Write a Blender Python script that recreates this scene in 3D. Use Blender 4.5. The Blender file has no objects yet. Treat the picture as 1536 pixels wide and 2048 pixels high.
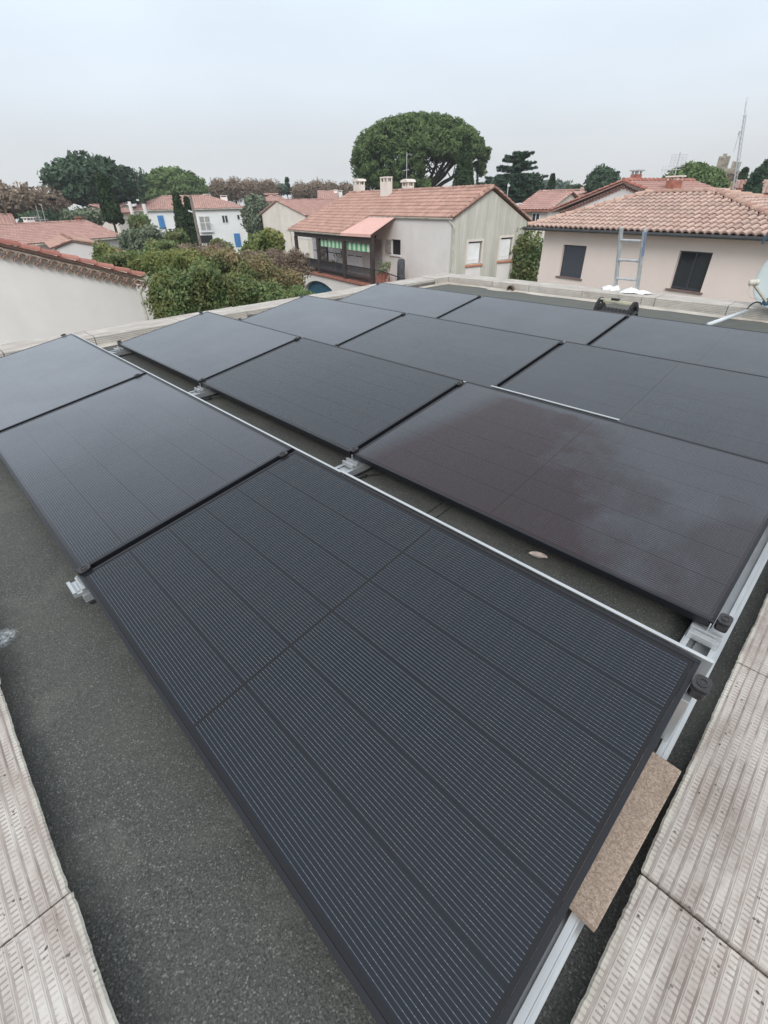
import bpy, math, random
import numpy as np
from mathutils import Vector, Matrix
random.seed(7); RNG = np.random.default_rng(7)
sc = bpy.context.scene
col = sc.collection
PI = math.pi
# ------------------------------------------------------------------ camera
CR = np.array([[0.7037608586329951, 0.7102481559183706, -0.016377144766517415],
               [0.38599100326946223, -0.4016151786440241, -0.830491537390817],
               [-0.5964323928587242, 0.5781460069024804, -0.5567904412357796]])
CC = np.array([1.71057159, -0.09532134, 1.12496699]); CF = 927.51
cam = bpy.data.cameras.new('camera'); cam_o = bpy.data.objects.new('camera', cam); col.objects.link(cam_o)
mw = Matrix.Identity(4)
for r in range(3):
    mw[r][0] = CR[0][r]; mw[r][1] = -CR[1][r]; mw[r][2] = -CR[2][r]; mw[r][3] = CC[r]
cam_o.matrix_world = mw
cam.sensor_fit = 'VERTICAL'; cam.sensor_height = 36; cam.lens = CF/2048*36
cam.clip_start = 0.02; cam.clip_end = 3000
sc.camera = cam_o
def ray(x, y): return CR.T @ np.array([(x-768)/CF, (y-1024)/CF, 1.0])
def at(x, y, D):                       # point seen at pixel x, y standing D metres away along the ground
    d = ray(x, y); d = d/math.hypot(d[0], d[1]); p = CC + D*d
    return (float(p[0]), float(p[1]), float(p[2]))
def on(x, y, ax, val):                 # point seen at pixel x, y on the plane axis = val
    d = ray(x, y); t = (val-CC[ax])/d[ax]; p = CC + t*d
    return (float(p[0]), float(p[1]), float(p[2]))
GZ = -5.6                              # ground level (z = 0 is the lower edge of the panels)
RZ = -0.11                             # our roof deck
# ------------------------------------------------------------------ materials
def new_mat(name):
    m = bpy.data.materials.new(name); m.use_nodes = True
    nt = m.node_tree; b = nt.nodes['Principled BSDF']
    return m, nt, b
def N(nt, t, **kw):
    n = nt.nodes.new(t)
    for k, v in kw.items():
        if k.startswith('i_'):
            n.inputs[int(k[2:])].default_value = v
        else: setattr(n, k, v)
    return n
def math_n(nt, op, a, b=None, c=None, clamp=False):
    n = nt.nodes.new('ShaderNodeMath'); n.operation = op; n.use_clamp = clamp
    for i, v in enumerate((a, b, c)):
        if v is None: continue
        if isinstance(v, (int, float)): n.inputs[i].default_value = v
        else: nt.links.new(v, n.inputs[i])
    return n.outputs[0]
def mixc(nt, f, a, b, mode='MIX'):
    n = nt.nodes.new('ShaderNodeMix'); n.data_type = 'RGBA'; n.blend_type = mode
    for s, v in ((n.inputs[0], f), (n.inputs[6], a), (n.inputs[7], b)):
        if isinstance(v, (int, float)): s.default_value = v
        elif isinstance(v, tuple): s.default_value = (*v[:3], 1)
        else: nt.links.new(v, s)
    return n.outputs[2]
def noise(nt, scale, detail=3, rough=.55, vec=None, mapping=None, dist=0):
    n = nt.nodes.new('ShaderNodeTexNoise'); n.inputs['Scale'].default_value = scale
    n.inputs['Detail'].default_value = detail; n.inputs['Roughness'].default_value = rough
    n.inputs['Distortion'].default_value = dist
    if vec is None: vec = objco(nt)
    if mapping:
        mp = nt.nodes.new('ShaderNodeMapping'); mp.inputs['Scale'].default_value = mapping
        nt.links.new(vec, mp.inputs[0]); vec = mp.outputs[0]
    nt.links.new(vec, n.inputs['Vector']); return n.outputs[0]
def objco(nt):
    for n in nt.nodes:
        if n.type == 'TEX_COORD': return n.outputs['Object']
    return nt.nodes.new('ShaderNodeTexCoord').outputs['Object']
def geo_pos(nt):
    return nt.nodes.new('ShaderNodeNewGeometry').outputs['Position']
def rng_(nt, v, lo, hi, a=0., b=1.):
    n = nt.nodes.new('ShaderNodeMapRange'); n.inputs[1].default_value = lo; n.inputs[2].default_value = hi
    n.inputs[3].default_value = a; n.inputs[4].default_value = b
    nt.links.new(v, n.inputs[0]); return n.outputs[0]
def bump(nt, b, h, strength=.3, dist=.01):
    n = nt.nodes.new('ShaderNodeBump'); n.inputs['Strength'].default_value = strength
    n.inputs['Distance'].default_value = dist
    nt.links.new(h, n.inputs['Height']); nt.links.new(n.outputs[0], b.inputs['Normal'])
def simple(name, c, rough=.6, metal=0., var=.12, vs=6., bs=None, spec=.5, streak=0, dirt=None):
    """colour with noise variation; streak = vertical run-down stains; dirt = colour"""
    m, nt, b = new_mat(name)
    f = noise(nt, vs, 4)
    c2 = tuple(max(0, x*(1-var*2)) for x in c)
    o = mixc(nt, rng_(nt, f, .3, .7), c2, tuple(min(1, x*(1+var*.6)) for x in c))
    if dirt:
        f2 = noise(nt, vs*.35, 5, .7, mapping=(1, 1, .12) if streak else None)
        o = mixc(nt, rng_(nt, f2, .48, .72, 0, streak or .5), o, dirt)
    nt.links.new(o, b.inputs['Base Color'])
    b.inputs['Roughness'].default_value = rough; b.inputs['Metallic'].default_value = metal
    b.inputs['Specular IOR Level'].default_value = spec
    if bs: bump(nt, b, noise(nt, bs[0], 3), bs[1], bs[2] if len(bs) > 2 else .01)
    return m
def tinted(name, dark, light, rough=.8, vs=3., trans=0., spec=.25, third=None):
    """per-face 'tint' attribute runs from dark to light"""
    m, nt, b = new_mat(name)
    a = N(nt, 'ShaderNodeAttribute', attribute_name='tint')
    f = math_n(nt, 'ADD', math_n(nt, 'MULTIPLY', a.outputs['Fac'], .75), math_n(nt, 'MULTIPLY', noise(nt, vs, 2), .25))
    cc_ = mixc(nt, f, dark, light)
    if third: cc_ = mixc(nt, math_n(nt, 'MULTIPLY', rng_(nt, noise(nt, 1.1, 3, .6), .42, .58), .85), cc_, mixc(nt, f, tuple(x*.3 for x in third), third))
    nt.links.new(cc_, b.inputs['Base Color'])
    b.inputs['Roughness'].default_value = rough; b.inputs['Specular IOR Level'].default_value = spec
    if trans:
        t = nt.nodes.new('ShaderNodeBsdfTranslucent'); nt.links.new(mixc(nt, f, dark, light), t.inputs[0])
        ms = nt.nodes.new('ShaderNodeMixShader'); ms.inputs[0].default_value = trans
        nt.links.new(b.outputs[0], ms.inputs[1]); nt.links.new(t.outputs[0], ms.inputs[2])
        nt.links.new(ms.outputs[0], nt.nodes['Material Output'].inputs[0])
    return m
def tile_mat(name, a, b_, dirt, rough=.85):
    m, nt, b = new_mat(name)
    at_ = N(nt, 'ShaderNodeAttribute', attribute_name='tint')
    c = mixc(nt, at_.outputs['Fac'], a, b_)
    f = noise(nt, 1.3, 5, .65)
    c = mixc(nt, rng_(nt, f, .45, .75, 0, .65), c, dirt)
    f2 = noise(nt, 18, 3, .6)
    c = mixc(nt, rng_(nt, f2, .35, .7, 0, .3), c, tuple(x*.55 for x in a))
    nt.links.new(c, b.inputs['Base Color']); b.inputs['Roughness'].default_value = rough
    b.inputs['Specular IOR Level'].default_value = .3
    bump(nt, b, noise(nt, 40, 3), .3, .01)
    return m
M = {}
M['alu'] = simple('aluminium', (.56, .58, .59), .36, .6, .06, 9, spec=.5)
M['alu_dull'] = simple('aluminium_dull', (.52, .54, .55), .5, .5, .12, 14)
M['frame'] = simple('black_anodised', (.012, .013, .017), .33, .0, .1, 5, spec=.35)
M['clamp'] = simple('black_clamp', (.035, .033, .035), .42, 0, .2, 60)
M['rubber'] = simple('black_rubber', (.025, .025, .028), .7)
M['plaster_white'] = simple('plaster_white', (.83, .795, .77), .92, 0, .035, 1.2, (60, .15), dirt=(.62, .60, .57), streak=.3)
M['plaster_cream'] = simple('plaster_cream', (.78, .71, .645), .92, 0, .05, 1.2, dirt=(.48, .44, .38), streak=.3)
M['plaster_pink'] = simple('plaster_pink', (.83, .71, .64), .93, 0, .03, .8, (70, .12), dirt=(.72, .63, .57), streak=.3)
M['plaster_grey'] = simple('plaster_grey', (.74, .70, .67), .93, 0, .04, 1., (60, .15), dirt=(.58, .56, .53), streak=.5)
M['plaster_moss'] = None
M['plaster_blue_white'] = simple('plaster_bright', (.82, .83, .83), .92, 0, .04, .7, dirt=(.6, .6, .59), streak=.3)
M['stone'] = simple('tower_stone', (.40, .35, .28), .95, 0, .3, 1.4, (3, .6, .3))
M['brick'] = simple('terracotta', (.42, .17, .12), .85, 0, .25, 5, (20, .3))
M['terracotta_sill'] = simple('terracotta_sill', (.55, .24, .15), .8, 0, .2, 6)
M['wood_dark'] = simple('dark_wood', (.055, .04, .035), .7, 0, .2, 5)
M['iron'] = simple('dark_iron', (.035, .032, .035), .55, .2, .2, 5)
M['white_paint'] = simple('white_paint', (.72, .73, .74), .5, 0, .05, 3)
M['shutter_white'] = simple('shutter_white', (.9, .9, .9), .55, 0, .06, 3)
M['shutter_dark'] = simple('shutter_dark', (.05, .055, .07), .5, 0, .05, 3)
M['sill_brown'] = simple('sill_brown', (.22, .15, .13), .6, 0, .1, 4)
M['gutter_grey'] = simple('gutter_zinc', (.13, .14, .15), .45, .3, .15, 3)
M['gutter_white'] = simple('gutter_white', (.62, .58, .50), .6, 0, .2, 3)
M['blue_paint'] = simple('blue_paint', (.06, .23, .52), .5, 0, .12, 3)
M['blue_dark'] = simple('blue_door_paint', (.035, .12, .19), .5, 0, .2, 3)
M['blue_pot'] = simple('blue_glaze', (.05, .09, .2), .35)
M['canvas_pink'] = simple('salmon_canvas', (.70, .42, .36), .8, 0, .04, 2)
M['bark'] = simple('bark', (.11, .085, .07), .95, 0, .3, 2, (8, .6, .05))
M['bark_pale'] = simple('bark_pale', (.30, .27, .23), .95, 0, .35, 2, (8, .6, .05))
M['pole_wood'] = simple('weathered_wood', (.26, .22, .185), .9, 0, .2, 3)
M['cloth'] = simple('white_cloth', (.8, .8, .81), .9, 0, .05, 8)
M['pvc'] = simple('grey_white_pvc', (.6, .64, .66), .4, 0, .06, 5)
M['dish'] = simple('dish_enamel', (.50, .56, .55), .45, 0, .05, 3)
M['lnb'] = simple('ivory_plastic', (.58, .56, .48), .5, 0, .1, 8)
M['blue_steel'] = simple('blue_steel', (.05, .10, .15), .45, .2, .1, 5)
M['reel_cream'] = simple('cream_bar', (.55, .52, .38), .5, 0, .1, 8)
M['leaf_dead'] = simple('dead_leaf', (.78, .66, .60), .8, 0, .2, 60)
M['paver'] = simple('paver', (.26, .255, .22), .95, 0, .2, 20, (200, .3))
M['board'] = None
M['dark_void'] = simple('dark_interior', (.012, .012, .014), .8)
M['earth'] = simple('earth', (.14, .12, .08), 1, 0, .35, .15)
M['road'] = simple('asphalt', (.06, .06, .062), .95, 0, .2, .5)
M['leaf_g'] = tinted('laurel_leaves', (.045, .075, .028), (.22, .31, .12), .55, 1.2, .25, .4, third=(.27, .28, .10))
M['leaf_o'] = tinted('orange_tipped_leaves', (.09, .10, .035), (.44, .32, .19), .65, 1.2, .2, third=(.15, .22, .08))
M['leaf_y'] = tinted('yellow_green_leaves', (.08, .11, .03), (.36, .35, .13), .6, 1.2, .2, third=(.15, .23, .07))
M['leaf_brown'] = tinted('brown_leaves', (.10, .08, .055), (.36, .27, .21), .8, 1.2, .2)
M['pine'] = tinted('pine_needles', (.028, .052, .02), (.18, .26, .095), .75, .5, .1)
M['pine_dark'] = tinted('dark_pine_needles', (.022, .045, .030), (.095, .15, .085), .75, .5, .1)
M['cypress'] = tinted('cypress_scales', (.012, .026, .012), (.05, .085, .03), .8, .5)
M['cedar'] = tinted('cedar_needles', (.014, .034, .024), (.06, .10, .06), .8, .5)
M['olive'] = tinted('olive_leaves', (.06, .08, .05), (.22, .26, .17), .7, .5, .1)
M['plane'] = tinted('plane_leaves', (.13, .10, .08), (.34, .26, .19), .85, .3, .15)
M['far_green'] = tinted('far_leaves', (.05, .08, .06), (.13, .19, .13), .85, .3)
M['tile'] = tile_mat('old_canal_tile', (.30, .165, .13), (.56, .35, .285), (.30, .20, .16))
M['tile_pink'] = tile_mat('weathered_canal_tile', (.33, .215, .18), (.64, .47, .39), (.30, .235, .20))
M['tile_red'] = tile_mat('red_roman_tile', (.36, .20, .17), (.64, .42, .36), (.36, .25, .22))
M['ridge'] = tile_mat('ridge_tile', (.36, .14, .11), (.52, .24, .19), (.22, .11, .10))
M['ridge_pale'] = tile_mat('pale_ridge_tile', (.42, .25, .20), (.62, .44, .35), (.32, .22, .18))
def moss():
    m, nt, b = new_mat('mossy_plaster')
    f = noise(nt, 2.6, 6, .75, mapping=(1, 1.6, .09), dist=.6); g = noise(nt, .35, 3)
    c = mixc(nt, rng_(nt, f, .38, .66), (.46, .445, .385), (.66, .635, .575))
    c = mixc(nt, rng_(nt, noise(nt, 5.5, 5, .7, mapping=(1, 2, .05), dist=.5), .5, .8, 0, .6), c, (.60, .58, .53))
    c = mixc(nt, rng_(nt, g, .4, .7, 0, .4), c, (.34, .34, .26))
    nt.links.new(c, b.inputs['Base Color']); b.inputs['Roughness'].default_value = .95
    return m
M['plaster_moss'] = moss()
def board():
    m, nt, b = new_mat('grainy_board')
    v = N(nt, 'ShaderNodeTexVoronoi'); v.inputs['Scale'].default_value = 260
    nt.links.new(objco(nt), v.inputs['Vector'])
    n2 = noise(nt, 200, 5, .8)
    c = mixc(nt, rng_(nt, n2, .34, .66), (.20, .14, .105), (.58, .46, .37))
    c = mixc(nt, rng_(nt, noise(nt, 9, 3), .58, .8, 0, .6), c, (.16, .10, .07))
    nt.links.new(c, b.inputs['Base Color']); b.inputs['Roughness'].default_value = .95
    bump(nt, b, n2, .7, .004)
    return m
M['board'] = board()
def membrane():
    m, nt, b = new_mat('mineral_bitumen')
    co = objco(nt)
    v = N(nt, 'ShaderNodeTexVoronoi'); v.inputs['Scale'].default_value = 330
    nt.links.new(co, v.inputs['Vector'])
    n1 = noise(nt, 230, 3, .75); n2 = noise(nt, 90, 4, .7); n3 = noise(nt, 2.2, 4, .6)
    c = mixc(nt, rng_(nt, n1, .32, .70), (.012, .013, .012), (.132, .133, .122))
    c = mixc(nt, rng_(nt, v.outputs['Color'], .74, .94, 0, .55), c, (.38, .38, .35))
    c = mixc(nt, rng_(nt, n2, .35, .68, 0, .3), c, (.05, .052, .048))
    c = mixc(nt, rng_(nt, n3, .35, .7, 0, .35), c, (.10, .102, .085))
    # paler and slightly greener towards the far side; light splash of paint near the left edge
    sx = N(nt, 'ShaderNodeSeparateXYZ'); nt.links.new(co, sx.inputs[0])
    spx, spy, _ = on(2, 1278, 2, RZ)
    dx = math_n(nt, 'SUBTRACT', sx.outputs[0], spx); dy = math_n(nt, 'SUBTRACT', sx.outputs[1], spy)
    d = math_n(nt, 'SQRT', math_n(nt, 'ADD', math_n(nt, 'POWER', math_n(nt, 'ABSOLUTE', dx), 2.), math_n(nt, 'POWER', math_n(nt, 'ABSOLUTE', dy), 2.)))
    sp = math_n(nt, 'MULTIPLY', rng_(nt, d, .02, .055, 1, 0), rng_(nt, noise(nt, 60, 4, .7), .42, .58))
    c = mixc(nt, sp, c, (.62, .66, .68))
    c = mixc(nt, rng_(nt, sx.outputs[1], 3.5, 6.5, 0, .45), c, (.125, .135, .115))
    wv = math_n(nt, 'ADD', sx.outputs[1], math_n(nt, 'MULTIPLY', noise(nt, 3, 3), .02))
    seam = math_n(nt, 'LESS_THAN', math_n(nt, 'ABSOLUTE', math_n(nt, 'SUBTRACT', math_n(nt, 'FRACT', math_n(nt, 'MULTIPLY', math_n(nt, 'ADD', wv, .72), 1.05)), .5)), .004)
    tide = rng_(nt, math_n(nt, 'ABSOLUTE', math_n(nt, 'SUBTRACT', noise(nt, 1.4, 5, .6), .52)), 0, .035, .22, 0)
    c = mixc(nt, tide, c, (.17, .165, .145))
    nt.links.new(c, b.inputs['Base Color']); b.inputs['Roughness'].default_value = .85
    b.inputs['Specular IOR Level'].default_value = .55
    bump(nt, b, n1, .9, .004)
    return m
M['membrane'] = membrane()
def coping_mat(ridged=True):
    """object x = across the coping from the roof side, y = along it"""
    m, nt, b = new_mat('coping_tile_%s' % ('near' if ridged else 'far'))
    co = objco(nt); sx = N(nt, 'ShaderNodeSeparateXYZ'); nt.links.new(co, sx.inputs[0])
    X, Y, Z = sx.outputs
    big = noise(nt, 4.5, 5, .65, mapping=(1.6, .55, 1)); fine = noise(nt, 70, 4, .7)
    base = mixc(nt, rng_(nt, big, .32, .62), (.24, .185, .16), (.56, .52, .475))
    base = mixc(nt, rng_(nt, fine, .3, .75, 0, .4), base, (.58, .55, .51))
    base = mixc(nt, rng_(nt, noise(nt, 3.1, 5, .7, mapping=(2.2, .6, 1)), .50, .68, 0, .6), base, (.30, .215, .18))
    wob = math_n(nt, 'ADD', X, math_n(nt, 'MULTIPLY', noise(nt, 4, 3), .004))
    wh = math_n(nt, 'FRACT', math_n(nt, 'MULTIPLY', math_n(nt, 'SUBTRACT', wob, .014), 47.6))
    groove = math_n(nt, 'LESS_THAN', wh, .22)
    # little stamped dashes between the ribs
    sh = math_n(nt, 'MULTIPLY', math_n(nt, 'FLOOR', math_n(nt, 'MULTIPLY', math_n(nt, 'SUBTRACT', wob, .014), 47.6)), .137)
    dy = math_n(nt, 'FRACT', math_n(nt, 'ADD', math_n(nt, 'MULTIPLY', math_n(nt, 'ADD', Y, math_n(nt, 'MULTIPLY', noise(nt, 30, 2), .005)), 88.), sh))
    dash = math_n(nt, 'MULTIPLY', math_n(nt, 'LESS_THAN', dy, .34), math_n(nt, 'GREATER_THAN', wh, .45))
    dash = math_n(nt, 'MULTIPLY', dash, rng_(nt, noise(nt, 9, 4, .7), .36, .56))
    c = mixc(nt, math_n(nt, 'MULTIPLY', groove, rng_(nt, noise(nt, 5, 4, .7), .3, .62, .12, .85)), base, (.17, .135, .12))
    c = mixc(nt, math_n(nt, 'MULTIPLY', dash, .75), c, (.24, .20, .17))
    # lichen edge, specks of dirt
    c = mixc(nt, math_n(nt, 'MULTIPLY', math_n(nt, 'MULTIPLY', rng_(nt, X, .003, .016, 1, 0), rng_(nt, noise(nt, 12, 3), .35, .65)), .55), c, (.62, .63, .52) if ridged else (.5, .48, .42))
    sp = N(nt, 'ShaderNodeTexVoronoi'); sp.inputs['Scale'].default_value = 55; nt.links.new(co, sp.inputs['Vector'])
    spots = math_n(nt, 'MULTIPLY', math_n(nt, 'LESS_THAN', sp.outputs['Distance'], .16), rng_(nt, noise(nt, 9, 2), .5, .6))
    c = mixc(nt, math_n(nt, 'MULTIPLY', spots, .85), c, (.05, .045, .04))
    if not ridged: c = mixc(nt, .3, c, (.60, .575, .52))
    nt.links.new(c, b.inputs['Base Color']); b.inputs['Roughness'].default_value = .95
    h = math_n(nt, 'SUBTRACT', math_n(nt, 'MULTIPLY', fine, .5), math_n(nt, 'ADD', math_n(nt, 'MULTIPLY', groove, .6), math_n(nt, 'MULTIPLY', dash, .9)))
    bump(nt, b, h, .6, .003)
    return m
M['coping'] = coping_mat(True); M['coping_far'] = coping_mat(False)
PL, PW = 1.722, 1.003
def panel_mat(name, dew, brown=0., seed=0.):
    """dew = mist plus the grazing sheen painted into the colour; brown = share of the glass where the mist has dried off"""
    m, nt, b = new_mat(name)
    co = objco(nt); sx = N(nt, 'ShaderNodeSeparateXYZ'); nt.links.new(co, sx.inputs[0])
    X, Y = sx.outputs[0], sx.outputs[1]
    ch = (PW-.044)/6
    fy = math_n(nt, 'FRACT', math_n(nt, 'DIVIDE', math_n(nt, 'SUBTRACT', Y, .022), ch))
    s = math_n(nt, 'FRACT', math_n(nt, 'DIVIDE', math_n(nt, 'SUBTRACT', fy, .02), .06))
    line = math_n(nt, 'LESS_THAN', math_n(nt, 'ABSOLUTE', math_n(nt, 'SUBTRACT', s, .5)), .037)
    inb = math_n(nt, 'LESS_THAN', math_n(nt, 'ABSOLUTE', math_n(nt, 'SUBTRACT', fy, .5)), .48)
    xc = math_n(nt, 'ABSOLUTE', math_n(nt, 'SUBTRACT', X, PL/2))
    inx = math_n(nt, 'MULTIPLY', math_n(nt, 'GREATER_THAN', xc, .0045), math_n(nt, 'LESS_THAN', xc, PL/2-.022))
    iny = math_n(nt, 'LESS_THAN', math_n(nt, 'ABSOLUTE', math_n(nt, 'SUBTRACT', Y, PW/2)), PW/2-.022)
    cw = (PL/2-.033)/9
    fx = math_n(nt, 'FRACT', math_n(nt, 'DIVIDE', math_n(nt, 'SUBTRACT', xc, .011), cw))
    gapx = math_n(nt, 'GREATER_THAN', math_n(nt, 'ABSOLUTE', math_n(nt, 'SUBTRACT', fx, .5)), .493)
    gapy = math_n(nt, 'GREATER_THAN', math_n(nt, 'ABSOLUTE', math_n(nt, 'SUBTRACT', fy, .5)), .490)
    pad = math_n(nt, 'MAXIMUM', math_n(nt, 'LESS_THAN', math_n(nt, 'ABSOLUTE', math_n(nt, 'SUBTRACT', math_n(nt, 'FRACT', math_n(nt, 'MULTIPLY', fx, 3.)), .5)), .05), math_n(nt, 'GREATER_THAN', math_n(nt, 'ABSOLUTE', math_n(nt, 'SUBTRACT', fx, .5)), .455))
    lm = math_n(nt, 'MULTIPLY', math_n(nt, 'MULTIPLY', line, inb), math_n(nt, 'MULTIPLY', inx, iny))
    lm = math_n(nt, 'MULTIPLY', lm, math_n(nt, 'SUBTRACT', 1., gapx))
    lm = math_n(nt, 'MULTIPLY', lm, math_n(nt, 'ADD', .60, math_n(nt, 'MULTIPLY', pad, .40)))
    cell = math_n(nt, 'MULTIPLY', math_n(nt, 'MULTIPLY', inx, iny), math_n(nt, 'SUBTRACT', 1., math_n(nt, 'MAXIMUM', gapx, gapy)))
    fcell = mixc(nt, cell, (.008, .008, .010), (.007, .011, .018))
    ofs = N(nt, 'ShaderNodeMapping'); ofs.inputs['Location'].default_value = (seed*3.1, seed*1.7, 0)
    nt.links.new(co, ofs.inputs[0]); v = ofs.outputs[0]
    c = mixc(nt, lm, fcell, (.25, .265, .285))
    mist = rng_(nt, noise(nt, 1.6, 4, .6, vec=v), .25, .75, dew*.75, dew*1.15)
    if dew == .20: mist = math_n(nt, 'MULTIPLY', mist, rng_(nt, math_n(nt, 'SUBTRACT', X, Y), -.7, 1.7, 1.7, .25))  # painted sheen grows towards the back left corner
    if brown:
        # dry patch: left three quarters of the panel, ragged edge, mist kept along the top and the right end
        e = math_n(nt, 'ADD', math_n(nt, 'MULTIPLY', X, .75), math_n(nt, 'MULTIPLY', Y, .55))
        e = math_n(nt, 'ADD', e, math_n(nt, 'MULTIPLY', math_n(nt, 'SUBTRACT', noise(nt, 2.1, 5, .6, vec=v), .5), 1.1))
        dry = rng_(nt, e, .98, 1.3, 1, 0)
        top = rng_(nt, math_n(nt, 'ADD', Y, math_n(nt, 'MULTIPLY', noise(nt, 14, 3), .05)), PW-.05, PW-.02, 1, 0)
        blob = rng_(nt, noise(nt, 1.9, 3, .5, vec=v), .52, .66, 0, .6)
        dry = math_n(nt, 'MAXIMUM', math_n(nt, 'MULTIPLY', dry, top), math_n(nt, 'MULTIPLY', blob, top), clamp=True)
        lft = rng_(nt, math_n(nt, 'ADD', X, math_n(nt, 'MULTIPLY', Y, -.25)), -.02, .14, 0, 1)
        dry = math_n(nt, 'MULTIPLY', dry, lft)
        mist = math_n(nt, 'MULTIPLY', mist, math_n(nt, 'SUBTRACT', 1.12, dry))
        c = mixc(nt, math_n(nt, 'MULTIPLY', dry, .75), c, (.024, .011, .012))
        c = mixc(nt, math_n(nt, 'MULTIPLY', lm, .6), c, (.26, .25, .27))
        b.inputs['Roughness'].default_value = .3
        nt.links.new(math_n(nt, 'SUBTRACT', .24, math_n(nt, 'MULTIPLY', dry, .08)), b.inputs['Roughness'])
    else:
        b.inputs['Roughness'].default_value = .22
    c = mixc(nt, mist, c, (.25, .258, .285))
    nt.links.new(c, b.inputs['Base Color'])
    b.inputs['IOR'].default_value = 1.37
    nt.links.new(math_n(nt, 'MULTIPLY', mist, .8, clamp=True), b.inputs['Sheen Weight']); b.inputs['Sheen Roughness'].default_value = .35; b.inputs['Sheen Tint'].default_value = (.94, .96, 1, 1)
    return m
# ------------------------------------------------------------------ mesh builder
class MB:
    def __init__(s): s.v = []; s.f = []; s.t = []; s.m = []
    def add(s, vs, fs, tint=None, mi=0):
        o = len(s.v); s.v += [tuple(map(float, p)) for p in vs]
        for f in fs: s.f.append(tuple(i+o for i in f)); s.t.append(random.random() if tint is None else tint); s.m.append(mi)
        return s
    def box(s, x0, x1, y0, y1, z0, z1, tint=None, mi=0):
        vs = [(x, y, z) for z in (z0, z1) for y in (y0, y1) for x in (x0, x1)]
        return s.add(vs, [(0, 2, 3, 1), (4, 5, 7, 6), (0, 1, 5, 4), (2, 6, 7, 3), (0, 4, 6, 2), (1, 3, 7, 5)], tint, mi)
    def obox(s, c, ax, ay, az, hx, hy, hz, mi=0):
        c, ax, ay, az = map(np.array, (c, ax, ay, az)); vs = [c+i*hx*ax+j*hy*ay+k*hz*az for k in (-1, 1) for j in (-1, 1) for i in (-1, 1)]
        return s.add(vs, [(0, 2, 3, 1), (4, 5, 7, 6), (0, 1, 5, 4), (2, 6, 7, 3), (0, 4, 6, 2), (1, 3, 7, 5)], None, mi)
    def quad(s, *p, mi=0, tint=None): return s.add(p, [tuple(range(len(p)))], tint, mi)
    def slab(s, pts, d, mi=0, tint=None):            # polygon extruded by vector d
        n = len(pts); q = [tuple(np.array(p)+np.array(d)) for p in pts]
        return s.add(list(pts)+q, [tuple(range(n))[::-1], tuple(range(n, 2*n))] + [(i, (i+1) % n, n+(i+1) % n, n+i) for i in range(n)], tint, mi)
    def bar(s, p, q, w, h=None, mi=0):
        h = h or w; p, q = np.array(p, float), np.array(q, float); z = (q-p); L = np.linalg.norm(z); z /= L
        u = np.cross(z, (0, 0, 1)); u = u/np.linalg.norm(u) if np.linalg.norm(u) > 1e-4 else np.array((1., 0, 0))
        return s.obox((p+q)/2, u, np.cross(z, u), z, w/2, h/2, L/2, mi)
    def tube(s, pts, r, n=8, caps=True, mi=0, tint=None):
        P = [np.array(p, float) for p in pts]; R = r if isinstance(r, (list, tuple)) else [r]*len(P)
        rings = []; up = None
        for i, p in enumerate(P):
            t = P[min(i+1, len(P)-1)]-P[max(i-1, 0)]; t = t/(np.linalg.norm(t)+1e-9)
            if up is None: up = np.array((0, 0, 1.)) if abs(t[2]) < .9 else np.array((1., 0, 0))
            a = np.cross(t, up); a /= np.linalg.norm(a)+1e-9; b = np.cross(a, t); up = b
            rings.append([p+R[i]*(math.cos(k*2*PI/n)*a+math.sin(k*2*PI/n)*b) for k in range(n)])
        vs = [v for r_ in rings for v in r_]; fs = []
        for i in range(len(P)-1):
            for k in range(n): fs.append((i*n+k, i*n+(k+1) % n, (i+1)*n+(k+1) % n, (i+1)*n+k))
        if caps: fs += [tuple(range(n))[::-1], tuple((len(P)-1)*n+k for k in range(n))]
        return s.add(vs, fs, tint, mi)
    def lathe(s, c, axis, prof, n=24, mi=0):         # prof = [(r, h)...] about axis
        c = np.array(c, float); z = np.array(axis, float); z /= np.linalg.norm(z)
        a = np.cross(z, (0, 0, 1)); a = a/np.linalg.norm(a) if np.linalg.norm(a) > 1e-4 else np.array((1., 0, 0)); b = np.cross(z, a)
        vs = [c+h*z+r*(math.cos(k*2*PI/n)*a+math.sin(k*2*PI/n)*b) for r, h in prof for k in range(n)]
        fs = [(i*n+k, i*n+(k+1) % n, (i+1)*n+(k+1) % n, (i+1)*n+k) for i in range(len(prof)-1) for k in range(n)]
        return s.add(vs, fs, None, mi)
    def build(s, name, mat, parent=None, sub=(0, 0, 0), smooth=False, bevel=0):
        me = bpy.data.meshes.new(name)
        vs = [(x-sub[0], y-sub[1], z-sub[2]) for x, y, z in s.v]
        me.from_pydata(vs, [], s.f)
        for mt in (mat if isinstance(mat, (list, tuple)) else [mat]): me.materials.append(mt)
        if isinstance(mat, (list, tuple)): me.polygons.foreach_set('material_index', s.m)
        a = me.attributes.new('tint', 'FLOAT', 'FACE'); a.data.foreach_set('value', s.t)
        if smooth: me.polygons.foreach_set('use_smooth', [True]*len(s.f))
        me.update(); o = bpy.data.objects.new(name, me); col.objects.link(o)
        if parent: o.parent = parent
        if bevel:
            md = o.modifiers.new('bevel', 'BEVEL'); md.width = bevel; md.segments = 2; md.limit_method = 'ANGLE'
        return o
def tag(o, label=None, cat=None, group=None, kind=None):
    for k, v in (('label', label), ('category', cat), ('group', group), ('kind', kind)):
        if v: o[k] = v
    return o
def empty(name, loc=(0, 0, 0), rz=0., label=None, cat=None, group=None):
    o = bpy.data.objects.new(name, None); col.objects.link(o); o.location = loc; o.rotation_euler = (0, 0, rz)
    o.empty_display_size = .2
    return tag(o, label, cat, group)
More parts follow.
